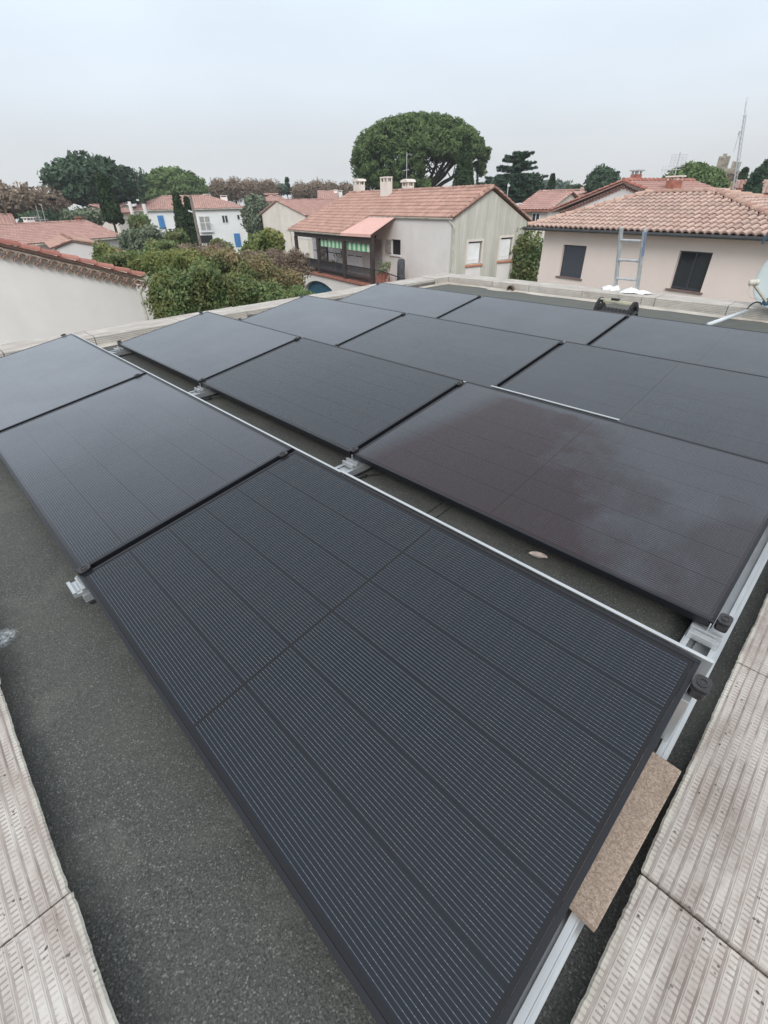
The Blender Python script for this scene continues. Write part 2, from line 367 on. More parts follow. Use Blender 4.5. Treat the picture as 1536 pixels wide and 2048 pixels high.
# ------------------------------------------------------------------ world and light
w = bpy.data.worlds.new('World'); sc.world = w; w.use_nodes = True; nt = w.node_tree
bg = nt.nodes['Background']
sky = nt.nodes.new('ShaderNodeTexSky'); sky.sky_type = 'NISHITA'; sky.sun_disc = False
SUN_EL, SUN_AZ = math.radians(36), math.radians(140)
sky.sun_elevation = SUN_EL; sky.sun_rotation = SUN_AZ; sky.dust_density = 4; sky.air_density = 1.2
tc = nt.nodes.new('ShaderNodeTexCoord'); sx = nt.nodes.new('ShaderNodeSeparateXYZ'); nt.links.new(tc.outputs['Generated'], sx.inputs[0])
ramp = nt.nodes.new('ShaderNodeValToRGB'); nt.links.new(sx.outputs[2], ramp.inputs[0])
cr = ramp.color_ramp; cr.elements[0].position = 0; cr.elements[0].color = (.575, .59, .60, 1)
cr.elements[1].position = 1; cr.elements[1].color = (.98, 1.03, 1.1, 1)
for p, c in ((.06, (.595, .62, .64, 1)), (.15, (.635, .70, .77, 1)), (.28, (.68, .785, .88, 1)), (.5, (.76, .82, .88, 1))):
    e = cr.elements.new(p); e.color = c
nz = nt.nodes.new('ShaderNodeTexNoise'); nz.inputs['Scale'].default_value = 2.2; nz.inputs['Detail'].default_value = 5
mp = nt.nodes.new('ShaderNodeMapping'); mp.inputs['Scale'].default_value = (1, 1, 4)
nt.links.new(tc.outputs['Generated'], mp.inputs[0]); nt.links.new(mp.outputs[0], nz.inputs['Vector'])
mr = nt.nodes.new('ShaderNodeMapRange'); mr.inputs[1].default_value = .3; mr.inputs[2].default_value = .7
mr.inputs[3].default_value = .95; mr.inputs[4].default_value = 1.05; nt.links.new(nz.outputs[0], mr.inputs[0])
cl = nt.nodes.new('ShaderNodeVectorMath'); cl.operation = 'SCALE'; nt.links.new(ramp.outputs[0], cl.inputs[0]); nt.links.new(mr.outputs[0], cl.inputs['Scale'])
sk = nt.nodes.new('ShaderNodeVectorMath'); sk.operation = 'SCALE'; nt.links.new(sky.outputs[0], sk.inputs[0]); sk.inputs['Scale'].default_value = .004
ad = nt.nodes.new('ShaderNodeVectorMath'); ad.operation = 'ADD'; nt.links.new(cl.outputs[0], ad.inputs[0]); nt.links.new(sk.outputs[0], ad.inputs[1])
nt.links.new(ad.outputs[0], bg.inputs[0]); bg.inputs[1].default_value = 1.0
sun = bpy.data.lights.new('sun', 'SUN'); sun.energy = 1.5; sun.angle = math.radians(25); sun.color = (1, .97, .93)
so = bpy.data.objects.new('sun', sun); col.objects.link(so)
sd = Vector((math.sin(SUN_AZ)*math.cos(SUN_EL), math.cos(SUN_AZ)*math.cos(SUN_EL), math.sin(SUN_EL)))
so.rotation_euler = sd.to_track_quat('Z', 'Y').to_euler()
sc.view_settings.view_transform = 'Standard'; sc.view_settings.look = 'None'; sc.view_settings.gamma = 1
sc.view_settings.exposure = 0.28
# ------------------------------------------------------------------ our flat roof
X0, X1, Y0, Y1 = -4.0, 1.80, -0.315, 7.08        # inner edges of the parapets
bld = empty('flat_roof_building', (0, 0, GZ), 0, 'flat roofed building under the camera, dark grey felt deck edged with pale ribbed copings', 'building')
BS = (0, 0, GZ)
XR = 3.4
b = MB(); b.box(X0-.33, X1+.36, Y0-.36, Y1+.34, GZ, RZ-.14); b.build('wall', M['plaster_cream'], bld, BS)
b = MB(); b.box(X0-.02, X1+.02, Y0-.02, Y1+.074, RZ-.13, RZ); b.build('roof_deck', M['membrane'], bld, BS)
# parapet curbs under the far copings
def coping(p, q, width, top, near, side, skip=()):
    """row of coping tiles from p to q (joint positions by length); side = unit vector from roof to outside"""
    p = np.array(p, float); q = np.array(q, float)
    d = q-p; L = np.linalg.norm(d); d /= L
    ang = math.atan2(side[1], side[0])
    sgn = 1 if (side[0]*d[1]-side[1]*d[0]) > 0 else -1
    def tile(s0, s1, k):
        j = (random.random()-.5)
        b = MB(); n = int(width/.021)
        prof = [(.004, -.016)]
        prof += [(0., -.004), (.004, 0.)]
        for i in range(n):
            x = .014+i*.021
            if x+.021 > width-.01: break
            prof += [(x, 0.), (x+.0014, -.0011), (x+.004, -.0011), (x+.0054, 0.)]
        prof += [(width-.004, 0.), (width, -.004), (width, -.05)]
        if not near:
            f = [(0., -.115)]
            for i in range(5): z = -.10+i*.018; f += [(0., z), (.003, z+.003), (.003, z+.008), (0., z+.011)]
            prof = f+[(0., -.006), (.006, 0.)]+prof[3:]
        m = 60 if near else 5
        rings = []
        for a in range(m+1):
            s = s0+(s1-s0)*a/m
            w1 = (RNG.random()-.5)*(.0022 if near else .002)+(.0009*math.sin(s*9+k*2)*(1+math.sin(s*23)) if near else 0)
            for (x, z) in prof:
                rings.append((x+(w1 if x < .006 else 0), sgn*s, z+(.0015*math.sin(s*9+k) if z > -.02 else 0)))
        np_ = len(prof); fs = [(a*np_+i, a*np_+i+1, (a+1)*np_+i+1, (a+1)*np_+i) for a in range(m) for i in range(np_-1)]
        # closed underside and ends
        b.add(rings, fs, .5)
        b.quad(rings[0], rings[m*np_], rings[m*np_+np_-1], rings[np_-1])
        b.add(rings[:np_], [tuple(range(np_))], .5); b.add(rings[m*np_:], [tuple(range(np_))], .5)
        o = b.build('coping_tile', M['coping'] if near else M['coping_far'], bld)
        o.location = (p[0], p[1], top-GZ+j*.004); o.rotation_euler = (j*.004, j*.006, ang+j*.004)
        return o
    js = [s for s in skip]
    for k in range(len(js)-1): tile(js[k]+.004, js[k+1]-.004, k)
LT = -.055
# near copings (to the right of, and below, the camera)
coping((X1, Y0-.42), (X1, Y1+.42), .42, LT, True, (1, 0), [0, .56, 1.285, 2.03, 2.88, 3.73, 4.58, 5.43, 6.28, 7.13, 7.5])
coping((X0-.38, Y0), (X1, Y0), .42, LT, True, (0, -1), [0, .4, 1.25, 2.1, 2.95, 3.8, 4.65, 5.36, 6.16])
# far copings, turned up on a curb
coping((X0, Y0-.4), (X0, Y1+.05), .38, 0, False, (-1, 0), [0, .4, 1.2, 2.0, 2.96, 3.8, 4.62, 5.4, 6.2, 6.75, 7.5, 8.17])
coping((X0-.38, Y1+.06), (X1+.4, Y1-.10), .38, 0, False, (0, 1), [.386, 1.31, 1.99, 2.86, 3.7, 3.87, 4.71, 5.57, 6.2])
b = MB(); b.box(X0-.34, X0-.004, Y0, Y1+.34, RZ-.14, -.05); b.box(X0-.002, X1+.3, Y1+.075, Y1+.34, RZ-.14, -.05)
b.build('parapet_curb', simple('dark_mortar', (.16, .145, .13), .95), bld, BS)
# ragged cream flashing strip at the foot of the far parapets
b = MB(); n = 60
for seg, (pa, pb, off) in enumerate((((X0, Y0), (X0, Y1), (1, 0)), ((X0, Y1+.054), (X1, Y1-.108), (0, -1)))):
    pa, pb, off = map(lambda t: np.array(t, float), (pa, pb, off)); pr = None
    for i in range(n+1):
        c = pa+(pb-pa)*i/n
        wdt = .06+.035*math.sin(i*.55)*math.sin(i*.21+1)+RNG.random()*.012
        if seg == 1 and 9 < i < 15: wdt += .08
        cur = [(*c, -.088), (*(c+off*.025), RZ+.024), (*(c+off*wdt), RZ+.003)]
        if pr: b.quad(pr[0], cur[0], cur[1], pr[1]); b.quad(pr[1], cur[1], cur[2], pr[2])
        pr = cur
b.build('flashing', simple('cream_flashing', (.50, .46, .40), .9, 0, .15, 3, dirt=(.33, .24, .18)), bld, BS, smooth=True)
dx_, dy_, dz_ = on(1022, 578, 1, Y1-.012)
b = MB(); b.lathe((dx_, Y1+.0, dz_), (0, -1, 0), [(.02, 0), (.055, 0), (.055, .05), (.043, .05), (.043, .003), (.0, .003)], 20)
b.build('drain_outlet', simple('rusty_outlet', (.12, .08, .055), .8), bld, BS)
# ------------------------------------------------------------------ solar array
T = 0.1562; PITCH = 1.3535; GAP = .030; DRIFT = -.016
cT, sT = math.cos(T), math.sin(T)
rowlab = ['first', 'second', 'third', 'fourth']
plabel = {
 (0, 0): 'nearest black solar panel, filling the foreground, with crisp white wire lines',
 (0, -1): 'black solar panel left of the nearest one, front corner running off the left edge',
 (0, -2): 'misted grey solar panel at the far left, ending the first row beside the parapet',
 (1, 0): 'brown tinted solar panel with half dried mist, directly behind the nearest panel',
 (1, -1): 'black solar panel in the middle of the second row, left of the brown tinted one',
 (1, -2): 'grey solar panel with a faint smudge, at the left end of the second row',
 (2, 0): 'blue grey solar panel behind the brown tinted panel, cut by the right edge',
 (2, -1): 'black solar panel in the middle of the third of four rows',
 (2, -2): 'pale grey reflecting solar panel at the left end of the third row',
 (3, 0): 'dark back row solar panel cut by the right edge, in front of the conduit',
 (3, -1): 'solar panel in the middle of the back row, in front of the cable reel',
 (3, -2): 'solar panel at the left end of the back row, nearest the far corner'}
dew_sheens = {(0, 0): .006, (0, -1): .20, (0, -2): .40, (1, 0): .15, (1, -1): .06, (1, -2): .27, (2, 0): .12, (2, -1): .14, (2, -2): .27, (3, 0): .17, (3, -1): .19, (3, -2): .26}  # mist per panel, with the brighter grazing view of far panels painted in
def panel(row, c):
    o = empty('solar_panel', (c*(PL+GAP)+DRIFT*row, row*PITCH, 0), 0, plabel[(row, c)], 'solar panel', 'solar panels in four rows on the flat roof')
    o.rotation_euler = (T, 0, 0)
    f = MB(); fw = .012; h = .032
    f.box(0, PL, 0, fw, -h, 0); f.box(0, PL, PW-fw, PW, -h, 0); f.box(0, fw, fw+.0004, PW-fw-.0004, -h, 0); f.box(PL-fw, PL, fw+.0004, PW-fw-.0004, -h, 0)
    f.build('frame', M['frame'], o, bevel=.0015)
    g = MB(); x0, x1, y0, y1 = fw+.0003, PL-fw-.0003, fw+.0003, PW-fw-.0003
    g.box(x0, x1, y0, y1, -.008, -.0018)
    go = g.build('glass', panel_mat('panel_glass', dew_sheens[(row, c)], .6 if (row, c) == (1, 0) else 0, row*3+c+5), o)
    j = MB(); j.box(PL*.5-.05, PL*.5+.05, PW-.10, PW-.05, -.03, -.0085); j.build('junction_box', M['rubber'], o)
    return o
for row in range(4):
    for c in (0, -1, -2): panel(row, c)
def clamp(parent, x, row, v, end=0):
    """module clamp: rounded black block with a round hex screw"""
    p = np.array((x, row*PITCH+v*cT, v*sT)); n = np.array((0, -sT, cT)); u = np.array((1., 0, 0)); s = np.array((0, cT, sT))
    b = MB(); w_ = .018 if not end else .019
    prof = []
    c0 = p+n*.004+u*(end*.012)
    pts = []
    for k in range(16):
        a = k*2*PI/16; e = .55
        ca, sa = math.cos(a), math.sin(a)
        pts.append(c0+u*(w_*abs(ca)**e*(1 if ca > 0 else -1))+s*(.022*abs(sa)**e*(1 if sa > 0 else -1)))
    b.slab(pts, tuple(n*.007)); b.slab([q-n*.035 for q in pts], tuple(n*.026)) if end else None
    b.lathe(c0+n*.007, n, [(.012, 0), (.012, .003), (.009, .0035), (.009, .001), (.005, .001), (.005, .002), (.0, .002)], 14)
    b.build('clamp', M['clamp'], parent, bevel=.0015)
def rail(x, lab, right=False):
    o = empty('mounting_rail', (0, 0, 0), 0, lab, 'mounting rail', 'aluminium rails carrying the solar panels')
    hw = .048; xc = x
    ya, yb = (-.02, 3*PITCH+PW+.12)
    if right: ya = -.12
    z0 = RZ+.012
    b = MB()
    b.box(xc-hw, xc+hw, ya, yb, z0, z0+.004)
    b.box(xc-hw, xc-hw+.004, ya, yb, z0+.004, z0+.034); b.box(xc+hw-.004, xc+hw, ya, yb, z0+.004, z0+.034)
    b.box(xc-hw+.004, xc-hw+.018, ya, yb, z0+.030, z0+.034); b.box(xc+hw-.018, xc+hw-.004, ya, yb, z0+.030, z0+.034)
    if not right: b.box(xc-hw+.0185, xc+hw-.0185, ya, yb, z0+.024, z0+.027)
    else: b.box(xc-.012, xc-.009, ya, yb, z0+.004, z0+.012)
    if right: b.box(xc+hw, xc+hw+.010, ya, yb, z0, z0+.004)
    b.build('rail_profile', M['alu'], o, bevel=.0008)
    b = MB(); b.box(xc-hw-.008, xc+hw+.008, ya+.01, yb-.01, RZ+.001, z0-.0005); b.build('rubber_pad', M['rubber'], o)
    for row in range(4):
        x_ = xc; y_ = row*PITCH
        b = MB()      # stepped front foot
        b.box(x_-.043, x_+.043, y_-.044, y_+.05, z0+.0345, -.050)
        b.box(x_-.043, x_+.043, y_-.044, y_-.032, -.0502, -.040); b.box(x_-.03, x_+.03, y_-.026, y_-.018, -.0502, -.045); b.box(x_-.045, x_+.045, y_-.014, y_+.0, -.0495, -.036)
        b.box(x_-.002, x_+.002, y_-.010, y_-.004, -.035, -.004)
        b.build('front_foot', M['alu'], o, bevel=.001)
        b = MB(); yb_ = y_+PW*cT; zt = PW*sT-.040    # tall back support
        b.box(x_-.040, x_+.040, yb_-.10, yb_-.097, z0+.0345, zt-.012); b.box(x_-.040, x_+.040, yb_-.03, yb_-.027, z0+.0345, zt)
        b.box(x_-.040, x_+.040, yb_-.0969, yb_-.0301, zt-.016, zt-.013)
        b.build('back_support', M['alu'], o, bevel=.001)
        sh = DRIFT*row
        if right: clamp(o, PL+sh+.009, row, .004+.022, 1); clamp(o, PL+sh+.009, row, .935, 1)
        elif x < -3: clamp(o, -2*(PL+GAP)+sh-.009, row, .026, -1); clamp(o, -2*(PL+GAP)+sh-.009, row, .94, -1)
        else:
            cx = -GAP/2+sh if x > -1 else -(PL+GAP)-GAP/2+sh
            clamp(o, cx, row, .026); clamp(o, cx, row, .94)
    if right:
        b = MB()
        for k in range(4): b.box(xc-hw+.006, xc+hw-.020, .84+k*.073, .908+k*.073, z0+.005, z0+.020)
        b.build('ballast_strip', M['paver'], o)
        b = MB(); b.box(xc-hw+.003, xc+hw-.003, 1.14, 1.275, z0+.021, z0+.024)
        b.build('joint_plate', M['alu_dull'], o, bevel=.001)
        b = MB(); b.box(xc-hw, xc+hw, .775, .835, z0+.0345, z0+.037); b.box(xc-hw, xc+hw, .78, .80, z0+.0365, z0+.044); b.box(xc-hw, xc+hw, .812, .832, z0+.0365, z0+.042); b.build('cross_piece', M['alu_dull'], o, bevel=.001)
    return o
rail(1.700, 'aluminium rail along the right ends of the panels, beside the near coping, splattered with dirt', True)
rail(-GAP/2, 'aluminium rail under the seam left of the nearest panel, silver foot showing in front')
rail(-(PL+GAP)-GAP/2, 'aluminium rail under the seam between the middle and left columns of panels')
rail(-2*(PL+GAP)-.0, 'aluminium rail at the left ends of the panels, by the long parapet')
def deflector(row, xa, xb, dz, lab):
    yb_ = row*PITCH+PW*cT+.006; zt = PW*sT+dz
    b = MB()
    b.slab([(xa, yb_, zt), (xa, yb_+.010, zt+.001), (xa, yb_+.10, RZ+.03), (xa, yb_+.098, RZ+.03), (xa, yb_+.008, zt-.003), (xa, yb_, zt-.004)], (xb-xa, 0, 0))
    o = b.build('wind_deflector', M['alu'], None, (xa, yb_, RZ), bevel=.0006); o.location = (xa, yb_, RZ)
    tag(o, lab, 'wind deflector', 'aluminium wind deflectors behind the panel rows')
deflector(0, -3.53, .315, .000, 'thin bright wind deflector along the back of the first panel row, left length')
deflector(0, .318, 1.745, .005, 'thin bright wind deflector along the back edge of the nearest panel')
deflector(1, -3.54, .155, -.013, 'wind deflector hidden low behind the left panels of the second row')
deflector(1, .16, .95, .007, 'bright strip of wind deflector standing up behind the brown tinted panel')
deflector(1, .955, 1.75, -.012, 'low end piece of wind deflector behind the right corner of the brown tinted panel')
deflector(2, -3.56, 1.73, -.013, 'wind deflector hidden low behind the third row of panels')
deflector(3, -3.58, 1.71, -.013, 'wind deflector hidden low behind the back row of panels')
# grainy board lying on the rail
b = MB(); b.box(0, .152, 0, .435, 0, .022)
o = b.build('board', M['board'], None, bevel=.002); o.location = (1.624, .392, RZ+.046); o.rotation_euler = (0, 0, -.035)
tag(o, 'grainy tan board lying on the rail between the nearest panel and the coping', 'board')
# dead leaf, loose wires
lx, ly, _ = on(1075, 1115, 2, RZ)
b = MB(); n = 14; up = []; 
for i in range(n+1):
    t = i/n; wd = .016*max(0, math.sin(PI*min(1, t)))**.6; up.append((t*.06-.03, wd, .007+.003*t))
for i in range(n):
    a, c = up[i], up[i+1]
    b.quad((a[0], a[1], a[2]+.006), (c[0], c[1], c[2]+.006), (c[0], 0, c[2]), (a[0], 0, a[2])); b.quad((a[0], 0, a[2]), (c[0], 0, c[2]), (c[0], -c[1], c[2]+.007), (a[0], -a[1], a[2]+.007))
o = b.build('dead_leaf', M['leaf_dead']); o.location = (lx, ly, RZ); o.rotation_euler = (0, 0, .3); tag(o, 'pale curled dead leaf lying on the felt between the two front rows', 'leaf')
o.scale = (1.25, 1.25, 1)
for k, (dx, nm) in enumerate(((0, 'left'), (.055, 'right'))):
    wx, wy, _ = on(862, 1022, 2, RZ)
    b = MB(); P = [(wx+dx, wy-.25, RZ+.004), (wx+dx+.003, wy-.05, RZ+.004), (wx+dx-.004, wy+.10, RZ+.005), (wx+dx+.02, wy+.26, RZ+.03), (wx+dx+.06, wy+.4, RZ+.06)]
    b.tube(P, .0022, 6); o = b.build('cable', M['rubber'], None, (wx+dx, wy, RZ), smooth=True); o.location = (wx+dx, wy, RZ)
    tag(o, ['thin black cable on the felt in the gap behind the nearest panel, left of two', 'thin black cable on the felt in the gap behind the nearest panel, right of two'][k], 'cable', 'thin black cables in the gap between the front rows')
for k, cx_ in enumerate((-GAP/2-DRIFT*-1+.06, -(PL+GAP)+.05)):
    y_ = PITCH; b = MB(); b.tube([(cx_, y_-.26, RZ+.01), (cx_+.01, y_-.12, RZ+.008), (cx_+.05, y_+.0, RZ+.012), (cx_+.14, y_+.10, RZ+.03), (cx_+.3, y_+.2, RZ+.05)], .0035, 7)
    b.tube([(cx_+.03, y_-.05, RZ+.011), (cx_+.055, y_+.005, RZ+.013)], .008, 8)
    o = b.build('cable', M['rubber'], None, (cx_, y_, RZ), smooth=True); o.location = (cx_, y_, RZ)
    tag(o, ['black connector cable beside the silver foot right of the middle second row panel', 'black connector cable beside the silver foot left of the middle second row panel'][k], 'cable')
# cable reel behind the back row
def reel():
    cx, cy, cz = 0, 0, 0
    px, py, _ = on(1229, 625, 1, 5.62)
    o = empty('cable_reel', (px-.01, 5.66, RZ), math.radians(-8), 'open black cable reel with a pale crossbar standing behind the back panel row', 'cable reel')
    W_, H_ = .185, .29
    for sg in (-1, 1):
        b = MB(); x = sg*W_; out = []; inn = []
        for i in range(13):
            a = PI*i/12; out.append((x, -.11*math.cos(a), .10+(H_-.10)*math.sin(a))); inn.append((x, -.075*math.cos(a), .10+(H_-.145)*math.sin(a)))
        out = [(x, -.13, 0)]+out+[(x, .13, 0)]; inn = [(x, -.09, 0)]+inn+[(x, .09, 0)]
        for i in range(len(out)-1):
            b.slab([out[i], out[i+1], inn[i+1], inn[i]], (sg*.028, 0, 0))
        b.build('side_frame', M['rubber'], o, bevel=.004)
        b = MB(); b.lathe((x-sg*.012, 0, .13), (sg, 0, 0), [(.0, 0), (.105, 0), (.105, .008), (.085, .010), (.03, .012), (.03, .03), (0, .03)], 24); b.build('flange', M['clamp'], o)
    b = MB(); b.tube([(-W_, 0, .13), (W_, 0, .13)], .045, 16)
    for k in range(9): b.lathe((-W_+.03+k*.045, 0, .13), (1, 0, 0), [(.045, 0), (.068, .012), (.068, .028), (.045, .04)], 18)
    b.build('drum', M['rubber'], o, smooth=True)
    b = MB(); b.box(-W_+.004, W_-.004, -.07, .07, .035, .17); b.build('housing', M['clamp'], o, bevel=.01)
    b = MB(); b.bar((-W_, -.035, H_-.012), (W_, -.035, H_-.012), .018, .014); b.bar((-W_, .03, H_-.045), (W_, .03, H_-.045), .018, .022); b.build('crossbar', M['reel_cream'], o, bevel=.002)
    b = MB(); b.box(-.055, .035, -.052, -.020, H_-.008, H_+.012); b.build('grip', M['rubber'], o, bevel=.004)
    b = MB(); b.bar((-W_, -.11, .02), (W_, -.11, .02), .02); b.bar((-W_, .11, .02), (W_, .11, .02), .02); b.build('foot_bar', M['rubber'], o)
reel()
# white conduit with black cable
pa = on(1416, 649, 1, 5.75); pb = on(1493, 622, 1, 6.85)
b = MB(); b.tube([pa, pb], .019, 14); o0 = empty('conduit', pa, 0, 'white plastic conduit slanting up from the felt over the far coping', 'conduit')
b.build('pipe', M['pvc'], o0, pa, smooth=True)
pts = [np.array(pb)-(np.array(pb)-np.array(pa))*.03]
for q in ((1499, 612), (1507, 606), (1514, 604), (1520, 605), (1523, 608), (1522.5, 610)): pts.append(on(*q, 1, 6.95))
P = [pts[0]]
for i in range(len(pts)-1):
    for t in (.5, 1.): P.append(tuple(np.array(pts[i])*(1-t)+np.array(pts[i+1])*t))
b = MB(); b.tube(P, .0075, 8); b.build('cable', M['rubber'], o0, pa, smooth=True)
# crumpled cloths
def cloth(c, sx_, sy_, hgt, seed, lab, drape=0.):
    r = np.random.default_rng(seed); n = 26; vs = []; fs = []; ph = r.random(8)*6
    for j in range(n+1):
        for i in range(n+1):
            u, v = i/n*2-1, j/n*2-1
            rr = math.sqrt(u*u+v*v); k = 1-.22*math.sin(3*math.atan2(v, u)+ph[0])-.12*math.sin(7*math.atan2(v, u)+ph[1])
            z = max(0, 1-rr*rr*.85)*(.55+.25*math.sin(u*5+ph[2]+v*3)+.22*math.sin(v*9+ph[3]-u*4))+.10*math.sin(u*13+v*11+ph[4])*(1-min(1, rr))
            z = abs(z)*hgt+.004
            if rr > .8 and drape and v < -.5: z -= drape*(-v-.5)
            vs.append((u*sx_*k*(.8 if rr > 1 else 1), v*sy_*k*(.8 if rr > 1 else 1), z))
    for j in range(n):
        for i in range(n): a = j*(n+1)+i; fs.append((a, a+1, a+n+2, a+n+1))
    b = MB(); b.add(vs, fs, .5); o = b.build('cloth', M['cloth'], smooth=True); o.location = c; tag(o, lab, 'cloth', 'white cloths on the far coping')
    md = o.modifiers.new('solid', 'SOLIDIFY'); md.thickness = .004
c1 = on(1222, 580, 2, .0); cloth((c1[0], c1[1]+.04, .002), .13, .13, .07, 3, 'small crumpled white cloth on the far coping left of the ladder foot', .05)
c2 = on(1266, 587, 2, .0); cloth((c2[0], c2[1]+.04, .002), .20, .13, .065, 5, 'larger flat white cloth on the far coping in front of the ladder')
# ladder leaning against the far edge
def ladder():
    ya = Y1+.41
    l0 = np.array(on(1233, 570, 1, ya)); r0 = np.array(on(1272, 578, 1, ya)); l1 = np.array(on(1243, 455, 1, ya-.17)); r1 = np.array(on(1290, 458, 1, ya-.17))
    o = empty('ladder', ((l0[0]+r0[0])/2, ya+1.0, GZ), 0, 'aluminium ladder with blue edged right rail, rising above the far parapet before the pink house', 'ladder'); S = o.location
    def ext(a, c):                                   # carry the rail down to the ground
        d = (a-c)/(a[2]-c[2]); return a+d*(GZ-a[2])
    L = l1; R_ = r1; w_ = R_-L
    dn = (l1-l0)/(l1[2]-l0[2]); dn[0] = ((l1-l0)[0]/(l1[2]-l0[2])+(r1-r0)[0]/(r1[2]-r0[2]))/2
    Lb = L+dn*(GZ-L[2]); Rb = R_+dn*(GZ-R_[2])
    for p, q, m in ((L, Lb, 0), (R_, Rb, 1)):
        b = MB(); b.bar(p, q, .026, .06)
        if m: b.bar(p+np.array((.016, 0, 0))+(q-p)*.005, p+(q-p)*.05+np.array((.016, 0, 0)), .005, .05, mi=1)
        b.build('rail', [M['alu_dull'], simple('blue_edge', (.16, .22, .34), .5)], o, S, bevel=.002)
    zs = [on(1262, 481, 1, ya-.13)[2], on(1257, 521, 1, ya-.09)[2], on(1252, 559, 1, ya-.05)[2]]
    st = (zs[0]-zs[2])/2; k = 0
    while zs[0]-k*st > GZ+.2:
        z = zs[0]-k*st; a = L+dn*(z-L[2]); c = R_+dn*(z-R_[2])
        b = MB(); b.tube([a, c], .016, 10)
        if k == 1:
            for e, f_ in ((a, c), (c, a)): b.tube([e+(f_-e)*.06, e+(f_-e)*.17], .022, 10)
        b.build('rung', M['alu_dull'], o, S); k += 1
ladder()
# satellite dish at the right edge
def dish():
    c = np.array(on(1592, 548, 1, Y1+.12)); nrm = np.array((-.45, -.80, .35)); nrm /= np.linalg.norm(nrm)
    o = empty('satellite_dish', (c[0]+.12, c[1]+.1, 0), 0, 'pale green grey satellite dish at the right edge, with its receiver on an arm', 'satellite dish'); S = o.location
    b = MB(); b.lathe(c-nrm*.03, nrm, [(0.0, 0), (.12, .008), (.24, .030), (.34, .062), (.385, .082), (.392, .080), (.385, .074), (.34, .052), (.24, .02), (0, -.008)], 40)
    b.build('reflector', M['dish'], o, S, smooth=True)
    base = np.array(on(1533, 604, 1, Y1-.12)); head = np.array(on(1506, 567, 1, Y1-.42)); back = c-nrm*.08
    b = MB(); b.bar(base, head, .022, .022); b.bar(base, back+np.array((0, 0, -.1)), .028, .03); b.build('arm', M['lnb'], o, S, bevel=.003)
    b = MB(); a = np.array((.9, .35, .1)); a /= np.linalg.norm(a); b.lathe(head-a*.01+np.array((0, 0, .01)), a, [(0, -.03), (.028, -.03), (.030, .005), (.022, .010), (.022, .022), (.030, .026), (.030, .055), (.024, .062), (0, .062)], 18)
    b.lathe(head-a*.01+np.array((0, 0, .01)), a, [(.031, .008), (.031, .024)], 18); b.build('receiver', M['lnb'], o, S, smooth=True)
    b = MB(); b.lathe(base, (.2, -1, .1), [(0, -.03), (.04, -.03), (.04, .015), (.02, .02), (0, .02)], 14); b.tube([(base[0], base[1], base[2]), (back[0], back[1], base[2])], .02, 8); b.build('bracket', M['blue_steel'], o, S)
    b = MB(); b.tube([(back[0], back[1], .0), (back[0], back[1], c[2]+.1)], .022, 12); b.box(back[0]-.07, back[0]+.07, back[1]-.07, back[1]+.07, .0, .008); b.build('mast', M['alu_dull'], o, S)
    b = MB(); q = head+np.array((-.02, 0, -.02)); b.tube([q, q+np.array((.0, 0, -.06)), q+np.array((.05, .0, -.12)), base+np.array((-.03, 0, .02))], .003, 6); b.build('coax_cable', M['lnb'], o, S)
    p, q = np.array(on(1524, 488, 1, Y1+.1)), np.array(on(1552, 440, 1, Y1+.1))
    b = MB(); b.bar(p, q, .035, .02)
    q = q+(q-p)*.5; b.bar(p, q, .034, .018); b.tube([q, q+(q-p)*.6+np.array((.25, 0, 0)), (q[0]+.45, q[1], .0)], .015, 8); o2 = b.build('antenna_bracket', M['blue_steel'], None, (q[0], q[1], 0), bevel=.004); o2.location = (q[0], q[1], 0)
    tag(o2, 'slanting blue grey metal bracket at the right edge, above the satellite dish', 'bracket')
dish()
# ------------------------------------------------------------------ ground
def sheet(name, x0, x1, y0, y1, z, mat, kind='structure', n=1):
    b = MB(); b.quad((x0, y0, z), (x1, y0, z), (x1, y1, z), (x0, y1, z)); o = b.build(name, mat); tag(o, kind=kind); return o
sheet('ground', -258, 158, -58, 258, GZ, simple('ground_grass', (.10, .11, .055), 1, 0, .4, .05, dirt=(.16, .13, .09)))
sheet('road', -32, 2, 11.5, 16.5, GZ+.004, M['road'])
sheet('road', -40, -34.5, -40, 60, GZ+.008, M['road'])
